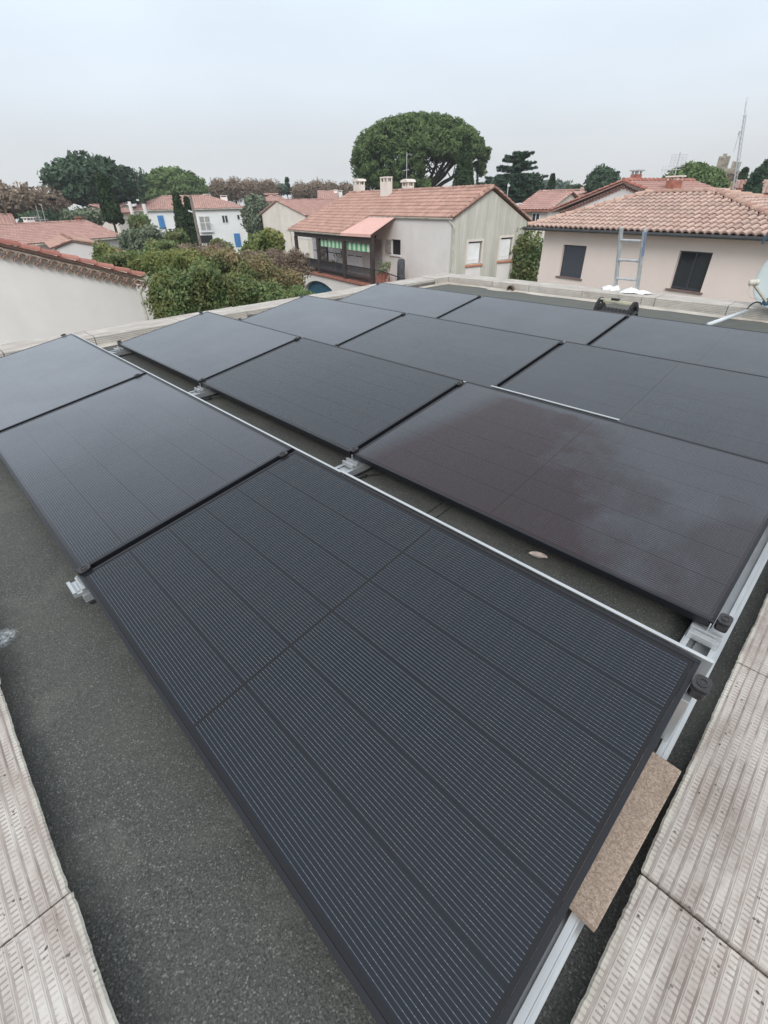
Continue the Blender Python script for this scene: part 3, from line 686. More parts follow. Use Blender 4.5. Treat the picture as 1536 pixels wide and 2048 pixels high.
# ------------------------------------------------------------------ house helpers
class House:
    def __init__(s, name, O, ang, label, cat='house', zb=GZ, group=None):
        s.zb = zb; s.e = empty(name, (O[0], O[1], zb), math.radians(ang), label, cat, group)
        a = math.radians(ang); s.O = np.array([O[0], O[1], 0.]); s.M = np.array([[math.cos(a), math.sin(a), 0], [-math.sin(a), math.cos(a), 0], [0, 0, 1.]])
    def part(s, mb, name, mat, parent=None, **kw): return mb.build(name, mat, parent or s.e, (0, 0, s.zb), **kw)
    def on(s, x, y, ax, val):
        c = s.M@(CC-s.O); d = s.M@ray(x, y); t = (val-c[ax])/d[ax]; p = c+t*d
        return (float(p[0]), float(p[1]), float(p[2]))
def wall_holes(mb, P, U, Nn, L, z0, z1, holes, depth=.2, th=None):
    """vertical wall skin from P along U (unit, xy), outward normal Nn; holes = (u0,u1,z0,z1) with reveals"""
    us = sorted({0, L, *[h[0] for h in holes], *[h[1] for h in holes]}); zs = sorted({z0, z1, *[h[2] for h in holes], *[h[3] for h in holes]})
    P = np.array(P, float); U = np.array(U, float); Nn = np.array(Nn, float)
    pt = lambda u, z, d=0: (P[0]+U[0]*u-Nn[0]*d, P[1]+U[1]*u-Nn[1]*d, z)
    for i in range(len(us)-1):
        for j in range(len(zs)-1):
            um, zm = (us[i]+us[i+1])/2, (zs[j]+zs[j+1])/2
            if any(h[0] < um < h[1] and h[2] < zm < h[3] for h in holes): continue
            mb.quad(pt(us[i], zs[j]), pt(us[i+1], zs[j]), pt(us[i+1], zs[j+1]), pt(us[i], zs[j+1]))
    for u0, u1, a, c in holes:
        mb.quad(pt(u0, a), pt(u1, a), pt(u1, a, depth), pt(u0, a, depth)); mb.quad(pt(u0, c), pt(u1, c), pt(u1, c, depth), pt(u0, c, depth))
        mb.quad(pt(u0, a), pt(u0, c), pt(u0, c, depth), pt(u0, a, depth)); mb.quad(pt(u1, a), pt(u1, c), pt(u1, c, depth), pt(u1, a, depth))
def tiles(A, B, C, D, pitch=.23, course=.36, amp=.055, lift=.03, ns=8, seed=1):
    """canal tiled slope: eave A->B, ridge D->C (same sense); trapezoid or triangle"""
    r = np.random.default_rng(seed); A, B, C, D = (np.array(p, float) for p in (A, B, C, D))
    e = (B-A); L = np.linalg.norm(e); e /= L
    nrm = np.cross(e, (D-A)); nrm = np.cross(e, (C-A)) if np.linalg.norm(nrm) < 1e-3 else nrm
    nrm /= np.linalg.norm(nrm); nrm = nrm if nrm[2] > 0 else -nrm
    s = np.cross(nrm, e); s = s if s[2] > 0 else -s
    du, dv = (D-A)@e, (D-A)@s; cu, cv = (C-A)@e, (C-A)@s
    H = max(dv, cv); nc = max(1, round(H/course)); b = MB()
    def lr(v):
        t = v/H; return du*t, L+(cu-L)*t
    umin, umax = min(0, du), max(L, cu)
    k0, k1 = math.floor(umin/pitch), math.ceil(umax/pitch)
    us = np.arange(k0*ns, k1*ns+1)/ns*pitch; sh = r.random(k1-k0+2)
    wave = amp*(np.abs(np.sin(PI*(us/pitch)))**.8*1.5-.5)
    for i in range(nc):
        v0, v1 = i*H/nc, (i+1)*H/nc
        a0, b0 = lr(v0); a1, b1 = lr(v1)
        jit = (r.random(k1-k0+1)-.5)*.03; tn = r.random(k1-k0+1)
        lo = []; hi = []; bot = []
        for q, u in enumerate(us):
            kk = min(int(q/ns), len(tn)-1)
            ul = min(max(u, a0), b0); uh = min(max(u, a1), b1)
            lo.append(A+e*ul+s*(v0-.03+(jit[kk] if i else 0))+nrm*(wave[q]+lift)); hi.append(A+e*uh+s*v1+nrm*wave[q]*.94)
            bot.append(A+e*ul+s*(v0-.025)+nrm*(wave[q]*.94-.012))
        m = len(us); o = len(b.v); b.v += [tuple(map(float, p)) for p in lo+hi+bot]
        for q in range(m-1):
            uu0, uu1 = us[q], us[q+1]
            if (uu1 <= min(a0, a1)+1e-6) or (uu0 >= max(b0, b1)-1e-6): continue
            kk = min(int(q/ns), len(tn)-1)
            ph = (q % ns)/ns; t_ = tn[kk]*.5+.5 if .22 < ph < .78 else tn[kk]*.25  # valleys darker, crests lighter: channel shade painted into the tint along with dirt
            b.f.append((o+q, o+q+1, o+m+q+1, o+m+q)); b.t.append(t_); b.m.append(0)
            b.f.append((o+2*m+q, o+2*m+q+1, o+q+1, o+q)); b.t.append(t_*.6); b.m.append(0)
    return b
def caps(b, p, q, r=.11, ln=.38, n=7):
    """row of half round ridge tiles from p (low/outer) to q"""
    p, q = np.array(p, float), np.array(q, float); d = q-p; L = np.linalg.norm(d); d /= L
    a = np.cross(d, (0, 0, 1)); a /= np.linalg.norm(a); up = np.cross(a, d); k = max(1, round(L/ln))
    for i in range(k):
        s0, s1 = i*L/k-.02, (i+1)*L/k; j = (random.random()-.5)*.012
        vs = []
        for s, rr, h in ((s0, r*1.08, .022), (s1, r*.9, 0)):
            for m in range(n+1):
                t = PI*m/n; vs.append(p+d*s+a*(rr*math.cos(t)+j)+up*(rr*math.sin(t)+h-.02))
        tt = random.random(); b.add(vs, [(m, m+1, n+1+m+1, n+1+m) for m in range(n)]+[tuple(range(n+1))[::-1]], tt)
    return b
def window_part(h, u0, u1, z0, z1, v, mat_pane, frame=None, mull=1, axis='v', sgn=1, name='window', fw=.05, bars=0):
    """pane with frame; axis 'v' = wall faces -v; axis 'u' = wall faces +u"""
    g = MB(); f = MB()
    def bx(m, a0, a1, c0, c1, d0, d1):
        if axis == 'v': m.box(a0, a1, v+d0, v+d1, c0, c1)
        else: m.box(v-d1, v-d0, a0, a1, c0, c1)
    f_ = frame or M['white_paint']
    bx(f, u0, u1, z1-fw, z1, -.02, .03); bx(f, u0, u1, z0, z0+fw, -.02, .03)
    bx(f, u0, u0+fw, z0+fw, z1-fw, -.02, .03); bx(f, u1-fw, u1, z0+fw, z1-fw, -.02, .03)
    for k in range(mull):
        c = u0+(u1-u0)*(k+1)/(mull+1); bx(f, c-fw*.6, c+fw*.6, z0+fw, z1-fw, -.02, .03)
    wo = h.part(f, name, f_); bx(g, u0+fw*.5, u1-fw*.5, z0+fw*.5, z1-fw*.5, .0, .012)
    h.part(g, 'pane', mat_pane, wo); return wo
def glass_mat():
    m, nt, b = new_mat('window_glass'); b.inputs['Base Color'].default_value = (.022, .026, .03, 1); b.inputs['Roughness'].default_value = .06
    b.inputs['Specular IOR Level'].default_value = .8
    return m
M['glass'] = glass_mat()
M['curtain'] = simple('net_curtain', (.38, .37, .34), .9, 0, .25, 6)
# ------------------------------------------------------------------ pink house (right)
def pink():
    h = House('pink_house', (-10.1485, 20.055), -13.8, 'pink rendered house with pale tiled hip roof and grey gutter, right behind the ladder')
    zw = .05; wv = .42
    w1 = [h.on(1127, 489, 1, wv), h.on(1174, 491, 1, wv), h.on(1118, 552, 1, wv)]; w2 = [h.on(1360, 501, 1, wv), h.on(1427, 504, 1, wv), h.on(1340, 577, 1, wv)]
    ul = .57; ur = 9.6; bk = 7.2
    H1 = (w1[0][0]-ul, w1[1][0]-ul, w1[2][2], w1[0][2]); H2 = (w2[0][0]-ul, w2[1][0]-ul, w2[2][2], w2[0][2])
    b = MB(); wall_holes(b, (ul, wv), (1, 0), (0, -1), ur-ul, GZ, zw, [H1, H2], .16)
    b.quad((ul, wv, GZ), (ul, bk, GZ), (ul, bk, zw), (ul, wv, zw)); b.quad((ur, wv, GZ), (ur, bk, GZ), (ur, bk, zw), (ur, wv, zw)); b.quad((ul, bk, GZ), (ur, bk, GZ), (ur, bk, zw), (ul, bk, zw))
    h.part(b, 'wall', M['plaster_pink'])
    # soffit and fascia
    b = MB(); b.box(0, 10.0, 0.02, wv-.002, zw-.02, zw+.03); b.box(0.0, ul-.002, wv, bk, zw-.02, zw+.03); h.part(b, 'soffit', M['plaster_pink'])
    # windows
    k = H1; b = MB()
    n = 22; z0, z1 = k[2], k[3]
    for i in range(n):
        z = z0+(z1-z0)*i/n; b.slab([(ul+k[0]+.01, wv+.09, z), (ul+k[0]+.01, wv+.10, z+(z1-z0)/n), (ul+k[0]+.01, wv+.13, z+(z1-z0)/n), (ul+k[0]+.01, wv+.13, z)], (k[1]-k[0]-.02, 0, 0))
    h.part(b, 'roller_shutter', M['shutter_dark'])
    window_part(h, ul+H2[0]+.005, ul+H2[1]-.005, H2[2]+.02, H2[3]-.005, wv+.12, M['glass'], M['shutter_dark'], 1, fw=.045)
    for k in (H1, H2):
        b = MB(); b.box(ul+k[0]-.09, ul+k[1]+.09, wv-.05, wv+.15, k[2]-.05, k[2]+.002); h.part(b, 'sill', M['sill_brown'])
    # roof
    e = .15; A = (0, 0, e); B_ = (10.1, 0, e); R0 = (2.75, 3.3, 1.19); R1 = (5.42, 3.3, 1.19); BR = (10.1, 7.6, e); BL = (0, 7.6, e)
    b = MB(); b.quad((.0, .1, e-.02), (10, .1, e-.02), (5.42, 3.3, 1.10), (2.75, 3.3, 1.10)); b.quad((10, .1, e-.02), (10, 7.6, e-.02), (5.42, 3.3, 1.10)); b.quad((0, 7.6, e-.02), (10, 7.6, e-.02), (5.42, 3.3, 1.10), (2.75, 3.3, 1.10)); b.quad((0, .1, e-.02), (0, 7.6, e-.02), (2.75, 3.3, 1.10))
    roof = h.part(b, 'roof', M['tile_pink'])
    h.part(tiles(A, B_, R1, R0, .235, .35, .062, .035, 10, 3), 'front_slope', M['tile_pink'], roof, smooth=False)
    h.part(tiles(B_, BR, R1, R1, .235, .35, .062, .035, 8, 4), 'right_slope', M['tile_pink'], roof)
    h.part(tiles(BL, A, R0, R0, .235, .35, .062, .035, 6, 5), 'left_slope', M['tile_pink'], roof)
    b = MB()
    up = lambda p, d=.05: (p[0], p[1], p[2]+d)
    caps(b, up(A), up(R0), .10, .36); caps(b, up(R0), up(R1), .10, .36); caps(b, up(B_), up(R1), .10, .36); caps(b, up(BR), up(R1), .11, .36)
    b.lathe((5.42, 3.3, 1.16), (0, 0, 1), [(.17, 0), (.16, .08), (.11, .14), (.0, .17)], 12)
    h.part(b, 'ridge_tiles', M['ridge_pale'], roof)
    # gutter
    b = MB(); prof = [(0, .0), (-.02, -.08), (-.09, -.10), (-.14, -.05), (-.145, .005), (-.13, .005), (-.125, -.04), (-.09, -.085), (-.03, -.07), (-.012, 0)]
    b.slab([(-.18, y, e-.02+z) for y, z in prof], (10.4, 0, 0)); g = h.part(b, 'gutter', M['gutter_grey'])
pink()
# ------------------------------------------------------------------ balcony house (middle)
def pv(n, c1_, c2_, sc_):
    m, nt, b = new_mat(n); sx = N(nt, 'ShaderNodeSeparateXYZ'); nt.links.new(objco(nt), sx.inputs[0])
    f = math_n(nt, 'GREATER_THAN', math_n(nt, 'FRACT', math_n(nt, 'MULTIPLY', sx.outputs[0], sc_)), .5)
    nt.links.new(mixc(nt, f, c1_, c2_), b.inputs['Base Color']); b.inputs['Roughness'].default_value = .85; return m
M['awning'] = pv('green_striped_canvas', (.10, .36, .17), (.58, .70, .54), 1.7)
def balcony_house():
    h = House('balcony_house', (-16.37, 22.91), -11.95, 'two storey house with red tiled roof, dark wooden balcony and mossy grey gable')
    D = 5.72; RV, RZt = 2.72, 1.66; LU = -17.2; FV = -1.95; FZ = -.64
    ZF = -3.28            # balcony floor
    WM = -.06
    # main front wall: plain part and recessed part; doors drawn as separate parts
    win = (h.on(782, 479, 1, 0), h.on(801, 511, 1, 0))
    L = 16.9
    U = lambda u: u+L     # wall coordinate from left end
    hole = (U(win[0][0]), U(win[1][0]), win[1][2], win[0][2]+.02)
    door = (U(-8.05), U(-7.15), ZF+.02, -1.0)
    b = MB(); wall_holes(b, (-L, 0), (1, 0), (0, -1), L+WM, GZ, .22, [hole], .18)
    b.quad((-L, 0, GZ), (-L, D, GZ), (-L, D, .0), (-L, RV, RZt-.12), (-L, 0, .2)); b.quad((-L, D, GZ), (WM, D, GZ), (WM, D, 0), (-L, D, 0))
    h.part(b, 'wall', M['plaster_grey'])
    # gable with two shuttered windows
    g1 = [h.on(938, 484, 0, 0), h.on(966, 482, 0, 0), h.on(936, 529, 0, 0)]; g2 = [h.on(1003, 476, 0, 0), h.on(1027, 474, 0, 0), h.on(999, 521, 0, 0)]
    gh = [(g[0][1], g[1][1], g[2][2], g[0][2]) for g in (g1, g2)]
    b = MB(); wall_holes(b, (WM+.002, 0), (0, 1), (1, 0), D, GZ, 0.0, gh, .14)
    b.quad((WM+.002, 0, 0.), (WM+.002, D, 0.), (WM+.002, D, .02), (WM+.002, RV, RZt-.14), (WM+.002, 0, .22))
    h.part(b, 'gable_wall', M['plaster_moss'])
    for a0, a1, z0, z1 in gh:
        b = MB()
        for x0, x1, y0, y1 in ((a0-.10, a0, z0, z1+.10), (a1, a1+.10, z0, z1+.10), (a0-.0, a1+.0, z1, z1+.10)): b.box(WM-.0, WM+.035, x0, x1, y0, y1)
        h.part(b, 'window_surround', M['plaster_cream'])
        b = MB(); m = (a0+a1)/2
        b.box(WM-.10, WM-.07, a0+.01, a0+(a1-a0)*.92, z0+.02, z1-.08); b.bar((WM-.06, a0+.05, z0+.22), (WM-.06, a1-.25, z0+.22), .02, .03)
        h.part(b, 'shutter', M['shutter_white'])
        b = MB(); b.slab([(WM-.10, a0-.12, z0), (WM+.10, a0-.12, z0-.06), (WM+.10, a0-.12, z0-.13), (WM-.10, a0-.12, z0-.13)], (0, a1-a0+.24, 0)); h.part(b, 'sill', M['terracotta_sill'])
        b = MB(); b.box(WM+.004, WM+.012, a0-.06, a1+.02, GZ, z0-.13); h.part(b, 'repainted_patch', M['plaster_white'])
    # roof
    A = (LU-.35, FV, FZ); RL = (-15.75, RV, RZt); RR = (.12, RV, RZt)
    # front slope: long left part reaching over the balcony, short right part
    sl = (RZt-.3)/RV
    def zr(v): return RZt-(RV-v)*((RZt-FZ)/(RV-FV)) if True else 0
    zE = zr(0)
    b = MB(); b.quad((LU-.3, FV+.04, FZ-.05), (-8.95, FV+.04, FZ-.05), (-8.3, 0, zE-.05), (-8.3, RV, RZt-.06), (-15.6, RV, RZt-.06)); b.quad((-8.3, -.02, zE-.05), (.1, -.02, zE-.05), (.1, RV, RZt-.06), (-8.3, RV, RZt-.06))
    b.quad((-15.6, RV, RZt-.06), (.1, RV, RZt-.06), (.1, D+.25, -.02), (-17, D+.25, -.02))
    roof = h.part(b, 'roof', M['tile'])
    tA = (LU-.4, FV, FZ); tB = (-8.92, FV, FZ)
    t0 = (0-FV)/(RV-FV); xl = (LU-.4)+(-15.75-(LU-.4))*t0
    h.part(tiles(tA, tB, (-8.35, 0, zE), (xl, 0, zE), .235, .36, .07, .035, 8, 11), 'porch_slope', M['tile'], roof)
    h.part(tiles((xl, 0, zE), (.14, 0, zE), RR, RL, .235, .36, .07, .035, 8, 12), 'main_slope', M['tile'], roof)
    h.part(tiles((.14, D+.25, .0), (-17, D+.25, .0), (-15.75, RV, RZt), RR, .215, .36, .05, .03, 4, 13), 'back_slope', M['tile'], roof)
    b = MB(); up = lambda p, d=.03: (p[0], p[1], p[2]+d)
    caps(b, up(tA), up(RL), .09, .36); caps(b, up((.02, -.05, zE)), up((.02, RV, RZt)), .11, .36); caps(b, up((.02, D+.2, .02)), up((.02, RV, RZt)), .10, .36); caps(b, up(RL), up(RR), .11, .38); caps(b, up((-8.92, FV, FZ)), up((-8.35, 0, zE)), .09, .36)
    h.part(b, 'ridge_tiles', M['tile'], roof)
    # gutters and downpipes
    gp = lambda y, z, s=1.: [(y-.0, z), (y-.03, z-.08), (y-.10, z-.09), (y-.14, z-.03), (y-.14, z), (y-.12, z), (y-.09, z-.06), (y-.03, z-.05), (y-.015, z)]
    b = MB(); b.slab([(LU-.5, y, z) for y, z in gp(FV+.02, FZ+.0)], (abs(LU)-8.92+.55, 0, 0)); b.tube([(LU-.1, FV-.07, FZ-.06), (LU-.02, FV-.02, FZ-.3), (LU+.05, FV-.02, -3.4), (LU+.0, FV-.12, -3.55), (LU+.0, FV-.12, GZ)], .045, 8); h.part(b, 'porch_gutter', M['gutter_white'], smooth=False)
    b = MB(); b.slab([(-8.3, y, z) for y, z in gp(-.02, zE-.0)], (8.35, 0, 0)); b.tube([(-.15, -.09, zE-.08), (-.0, -.05, zE-.25), (.09, .08, zE-.42), (.09, .1, GZ)], .045, 8); h.part(b, 'gutter', M['gutter_white'])
    # chimneys
    def chim(px0, px1, pyt, vc, dv, zb, mat, cap=False, nm='chimney'):
        p0 = h.on(px0, pyt, 1, vc); p1 = h.on(px1, pyt, 1, vc)
        b = MB(); u0, u1, zt = p0[0], p1[0], p0[2]; b.box(u0, u1, vc, vc+dv, zb, zt-.28)
        c = h.part(b, nm, mat, roof)
        b = MB()
        for uu in (u0, (u0+u1)/2-.04, u1-.08): b.box(uu, uu+.08, vc, vc+.08, zt-.28, zt-.08); b.box(uu, uu+.08, vc+dv-.08, vc+dv, zt-.28, zt-.08)
        b.box(u0+.08, u1-.08, vc+.25, vc+.27, zt-.28, zt-.08)
        if cap: b.slab([(u0-.07, vc-.1, zt-.08), (u1+.07, vc-.1, zt-.08), (u1, vc-.1, zt+.05), ((u0+u1)/2, vc-.1, zt+.10), (u0, vc-.1, zt+.05)], (0, dv+.2, 0))
        else: b.box(u0-.015, u1+.015, vc-.015, vc+dv+.015, zt-.08, zt)
        h.part(b, 'chimney_cap', mat, c)
    chim(760, 774, 354, 2.0, .42, .9, M['plaster_cream'])
    chim(706, 718, 361, 3.0, .5, 1.2, M['plaster_cream'], True)
    chim(804, 816, 362, 3.0, .5, 1.2, M['plaster_cream'], True)
    # salmon canopy
    p = [h.on(683, 468, 1, FV-.06), h.on(741, 471, 1, FV-.06), h.on(790, 436, 1, -.06), h.on(739, 433, 1, -.06)]
    p[0] = (-8.9, FV-.06, p[0][2]); p[3] = (-8.32, -.06, p[2][2])
    b = MB(); b.slab([(q[0], q[1], q[2]+.02) for q in p], (0, 0, .035)); b.slab([(p[0][0], p[0][1], p[0][2]+.02), (p[1][0], p[1][1], p[1][2]+.02), (p[1][0], p[1][1]-.01, p[1][2]-.10), (p[0][0], p[0][1]-.01, p[0][2]-.10)], (0, .012, 0))
    h.part(b, 'canopy', M['canvas_pink'])
    # balcony timber frame
    PU = [-16.75, -12.85, -8.95, -5.35]; pf = FV+.18
    b = MB(); b.box(PU[0]-.12, PU[3]+.1, pf-.06, pf+.06, -1.02, -.76); h.part(b, 'beam', M['wood_dark'])
    for u in PU:
        b = MB(); b.box(u-.13, u+.13, pf-.10, pf+.10, ZF, -1.02); h.part(b, 'post', M['wood_dark'])
    b = MB(); b.box(-17.3, -2.0, FV-.08, -.002, ZF-.16, ZF); b.box(-17.3, -2.0, FV-.14, FV-.081, ZF-.11, ZF+.03); h.part(b, 'balcony_floor', M['brick'])
    for i in range(3):
        u0, u1 = PU[i]+.13, PU[i+1]-.13; b = MB(); zt = -2.42
        b.bar((u0, pf, zt), (u1, pf, zt), .06, .05); b.bar((u0, pf, ZF+.10), (u1, pf, ZF+.10), .04, .03)
        n = int((u1-u0)/.095)
        for k in range(n+1):
            u = u0+(u1-u0)*k/n; b.tube([(u, pf, ZF+.1), (u, pf-.05, ZF+.3), (u, pf+.01, ZF+.55), (u, pf, zt)], .024, 4, caps=False)
        h.part(b, 'railing', M['iron'])
    b = MB(); u0 = -4.3; b.bar((u0, pf, -2.42), (-2.4, -.3, -3.1), .05); 
    for k in range(12):
        t = k/11; b.tube([(u0+1.9*t, pf+1.47*t, ZF+.0), (u0+1.9*t, pf+1.47*t, -2.42-.68*t)], .014, 4)
    b.bar((-5.2, pf, -2.42), (u0, pf, -2.42), .05)
    h.part(b, 'railing', M['iron'])
    # wall below the balcony with the wide arch
    a0 = h.on(609, 562, 1, FV)[0]; a1 = h.on(679, 577, 1, FV)[0]; ac = -12.9; ar = 2.85; at_ = -3.78
    b = MB(); n = 18; rim = [(ac-ar*math.cos(PI*k/n), at_-1.25+1.2*math.sin(PI*k/n)) for k in range(n+1)]
    top = ZF-.16
    for k in range(n):
        (x0, z0), (x1, z1) = rim[k], rim[k+1]; b.quad((x0, FV, z0), (x1, FV, z1), (x1, FV, top), (x0, FV, top)); b.quad((x0, FV, z0), (x1, FV, z1), (x1, FV+.3, z1), (x0, FV+.3, z0))
    b.quad((-17.2, FV, GZ), (ac-ar, FV, GZ), (ac-ar, FV, top), (-17.2, FV, top)); 
    c2 = -8.9; 
    rim2 = [(c2-.75*math.cos(PI*k/n), -4.75+.6*math.sin(PI*k/n)) for k in range(n+1)]
    b.quad((ac+ar, FV, GZ), (c2-.75, FV, GZ), (c2-.75, FV, top), (ac+ar, FV, top))
    for k in range(n):
        (x0, z0), (x1, z1) = rim2[k], rim2[k+1]; b.quad((x0, FV, z0), (x1, FV, z1), (x1, FV, top), (x0, FV, top)); b.quad((x0, FV, z0), (x1, FV, z1), (x1, FV+.3, z1), (x0, FV+.3, z0))
    b.quad((c2+.75, FV, GZ), (-2.1, FV, GZ), (-2.1, FV, top), (c2+.75, FV, top)); b.quad((-2.1, FV, GZ), (-2.1, 0, GZ), (-2.1, 0, top), (-2.1, FV, top)); b.quad((-17.2, FV, GZ), (-17.2, 0, GZ), (-17.2, 0, top), (-17.2, FV, top))
    h.part(b, 'lower_wall', M['plaster_grey'])
    b = MB(); b.box(ac-ar, ac+ar, FV+.32, FV+.36, GZ, at_); b.box(ac-.03, ac+.03, FV+.28, FV+.32, GZ, at_)
    for k in range(18): b.box(ac-ar+k*.316, ac-ar+.02+k*.316, FV+.30, FV+.32, GZ, at_)
    h.part(b, 'garage_door', M['blue_dark'])
    b = MB(); b.box(c2-.75, c2+.75, FV+.32, FV+.36, GZ, -4.1); h.part(b, 'lower_door', M['wood_dark'])
    # striped awnings, shutters, doors on the recessed wall
    for (xa, ya, xb, yb) in ((638, 479, 687, 489), (692.8, 484, 742, 499)):
        p0 = h.on(xa, ya, 1, pf+.12); p1 = h.on(xb, ya+2, 1, pf+.12); zb_ = h.on(xb, yb, 1, pf+.12)[2]
        b = MB(); u0 = p0[0]; u1 = p1[0]; n = 16; z1 = -1.10; z0_ = z1-.42
        for k in range(n):
            a, c = u0+(u1-u0)*k/n, u0+(u1-u0)*(k+1)/n; b.slab([(a, pf+.14, z1), (c, pf+.14, z1), (c, pf+.13, z0_-(.0 if k % 2 else .0)), (a, pf+.13, z0_)], (0, .012, 0))
        h.part(b, 'awning', M['awning'])
    b = MB(); b.bar((-16.5, pf+.1, -1.2), (-13.1, pf+.1, -1.2), .05); h.part(b, 'awning_roll', M['white_paint'])
    def leaf(x0, x1, z1, barz=True, mt=None, dv=0.):
        b = MB(); b.box(x0, x1, -.05-dv, -.012-dv, ZF+.02, z1)
        for k in range(int((x1-x0)/.13)): b.box(x0+.01+k*.13, x0+.018+k*.13, -.054-dv, -.0502-dv, ZF+.02, z1)
        o = h.part(b, 'shutter', mt or M['shutter_white'])
        if barz: b = MB(); b.box(x0+.2, x1-.05, -.075-dv, -.055-dv, ZF+1.15, ZF+1.20); h.part(b, 'latch_bar', M['iron'], o)
    for x0, x1 in ((h.on(627, 500, 1, 0)[0], h.on(640, 500, 1, 0)[0]), (h.on(642, 500, 1, 0)[0]+.4, h.on(668, 500, 1, 0)[0]), (h.on(669, 500, 1, 0)[0], h.on(682, 500, 1, 0)[0]), (h.on(695, 520, 1, 0)[0], h.on(709, 520, 1, 0)[0]), (h.on(710, 520, 1, 0)[0], h.on(726, 520, 1, 0)[0])): leaf(x0, x1, -1.0)
    x0, x1 = h.on(750, 500, 1, 0)[0], h.on(765, 500, 1, 0)[0]; leaf(x0, x1, -.95, False, simple('grey_door', (.36, .33, .32), .7, 0, .1, 3))
    b = MB(); b.box(-16.3, -15.0, -.06, -.02, ZF, -1.2); h.part(b, 'stone_panel', simple('rubble_panel', (.33, .31, .29), .95, 0, .5, 4.5, (7, .8, .08)))
    b = MB(); b.box(-14.98, -14.75, -.06, -.02, ZF, -1.1); h.part(b, 'dark_opening', M['dark_void'])
    # barred window
    a0, a1, z0, z1 = hole[0]-L, hole[1]-L, hole[2], hole[3]
    b = MB(); b.box(a0, a1, .15, .17, z0, z1); h.part(b, 'window', M['dark_void'])
    b = MB(); b.box(a0-.05, a1+.08, -.09, .16, z0-.07, z0+.003); h.part(b, 'sill', M['plaster_white'])
    b = MB(); m = a0+(a1-a0)*.0
    for k in range(5):
        u = a0-.32+k*.13; b.tube([(u, -.12, z1-.04), (u-.05, -.16, z1-.3), (u+.03, -.22, (z0+z1)/2), (u-.04, -.2, z0+.2), (u, -.12, z0+.05)], .014, 5)
    b.bar((a0-.36, -.12, z1-.04), (a0+.25, -.12, z1-.04), .02); b.bar((a0-.36, -.12, z0+.05), (a0+.25, -.12, z0+.05), .02)
    h.part(b, 'window_grille', M['iron'])
    b = MB(); q = h.on(754, 471, 1, 0); b.bar((q[0], -.0, q[2]), (q[0], -.14, q[2]), .02); b.lathe((q[0], -.14, q[2]-.16), (0, 0, 1), [(.02, 0), (.05, .04), (.06, .12), (.02, .17)], 8); h.part(b, 'wall_lamp', M['iron'])
    return h, pf, ZF
HB, pfB, ZFB = balcony_house()
def hw(h, u, v, z):      # house coordinates to world
    p = h.O + h.M.T @ np.array([u, v, 0]); return (float(p[0]), float(p[1]), z)
def leaves(name, parent, cloud, mat, size, sub, aspect=.45, up=.0):
    """cloud = (n,3) leaf centres; outward-ish random small quads with tint by clump"""
    P, Nrm, tint = cloud; n = len(P)
    r = RNG
    d = Nrm + r.normal(0, .75, (n, 3)); d[:, 2] += up; d /= np.linalg.norm(d, axis=1)[:, None]+1e-9
    q = r.normal(0, 1, (n, 3)); a = np.cross(d, q); a /= np.linalg.norm(a, axis=1)[:, None]+1e-9; b = np.cross(d, a)
    s = size*(.6+.8*r.random(n))[:, None]
    A = a*s; B = b*s*aspect
    V = np.concatenate([P-A, P+B, P+A, P-B], 1).reshape(-1, 3)-np.array(sub)
    me = bpy.data.meshes.new(name); me.vertices.add(4*n); me.vertices.foreach_set('co', V.astype(np.float32).ravel())
    me.loops.add(4*n); me.loops.foreach_set('vertex_index', np.arange(4*n, dtype=np.int32))
    me.polygons.add(n); me.polygons.foreach_set('loop_start', np.arange(0, 4*n, 4, dtype=np.int32)); me.polygons.foreach_set('loop_total', np.full(n, 4, np.int32))
    me.materials.append(mat); me.update(calc_edges=True)
    at_ = me.attributes.new('tint', 'FLOAT', 'FACE'); at_.data.foreach_set('value', np.clip(tint, 0, 1).astype(np.float32))
    o = bpy.data.objects.new(name, me); col.objects.link(o); o.parent = parent; return o
def clumps(centres, radii, per, squash=.75, topbias=.0, hollow=.45):
    """leaf positions on the outer half of every clump"""
    r = RNG; P = []; Nn = []; T = []
    for c, R in zip(centres, radii):
        n = max(3, int(per*(R if np.isscalar(R) else 1)**0)); d = r.normal(0, 1, (n, 3)); d[:, 2] += topbias; d /= np.linalg.norm(d, axis=1)[:, None]
        rad = R*(hollow+(1-hollow)*r.random(n)**.6)[:, None]
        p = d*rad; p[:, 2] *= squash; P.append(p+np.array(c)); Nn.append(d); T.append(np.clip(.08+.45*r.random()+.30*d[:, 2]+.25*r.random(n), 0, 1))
    return np.concatenate(P), np.concatenate(Nn), np.concatenate(T)
def limb(b, p, q, r0, r1, wob=.06, n=5, seg=4):
    p, q = np.array(p, float), np.array(q, float); L = np.linalg.norm(q-p); pts = []
    for i in range(seg+1):
        t = i/seg; pts.append(p+(q-p)*t+(RNG.normal(0, wob*L/3, 3) if 0 < i < seg else 0))
    b.tube(pts, [r0+(r1-r0)*i/seg for i in range(seg+1)], n)
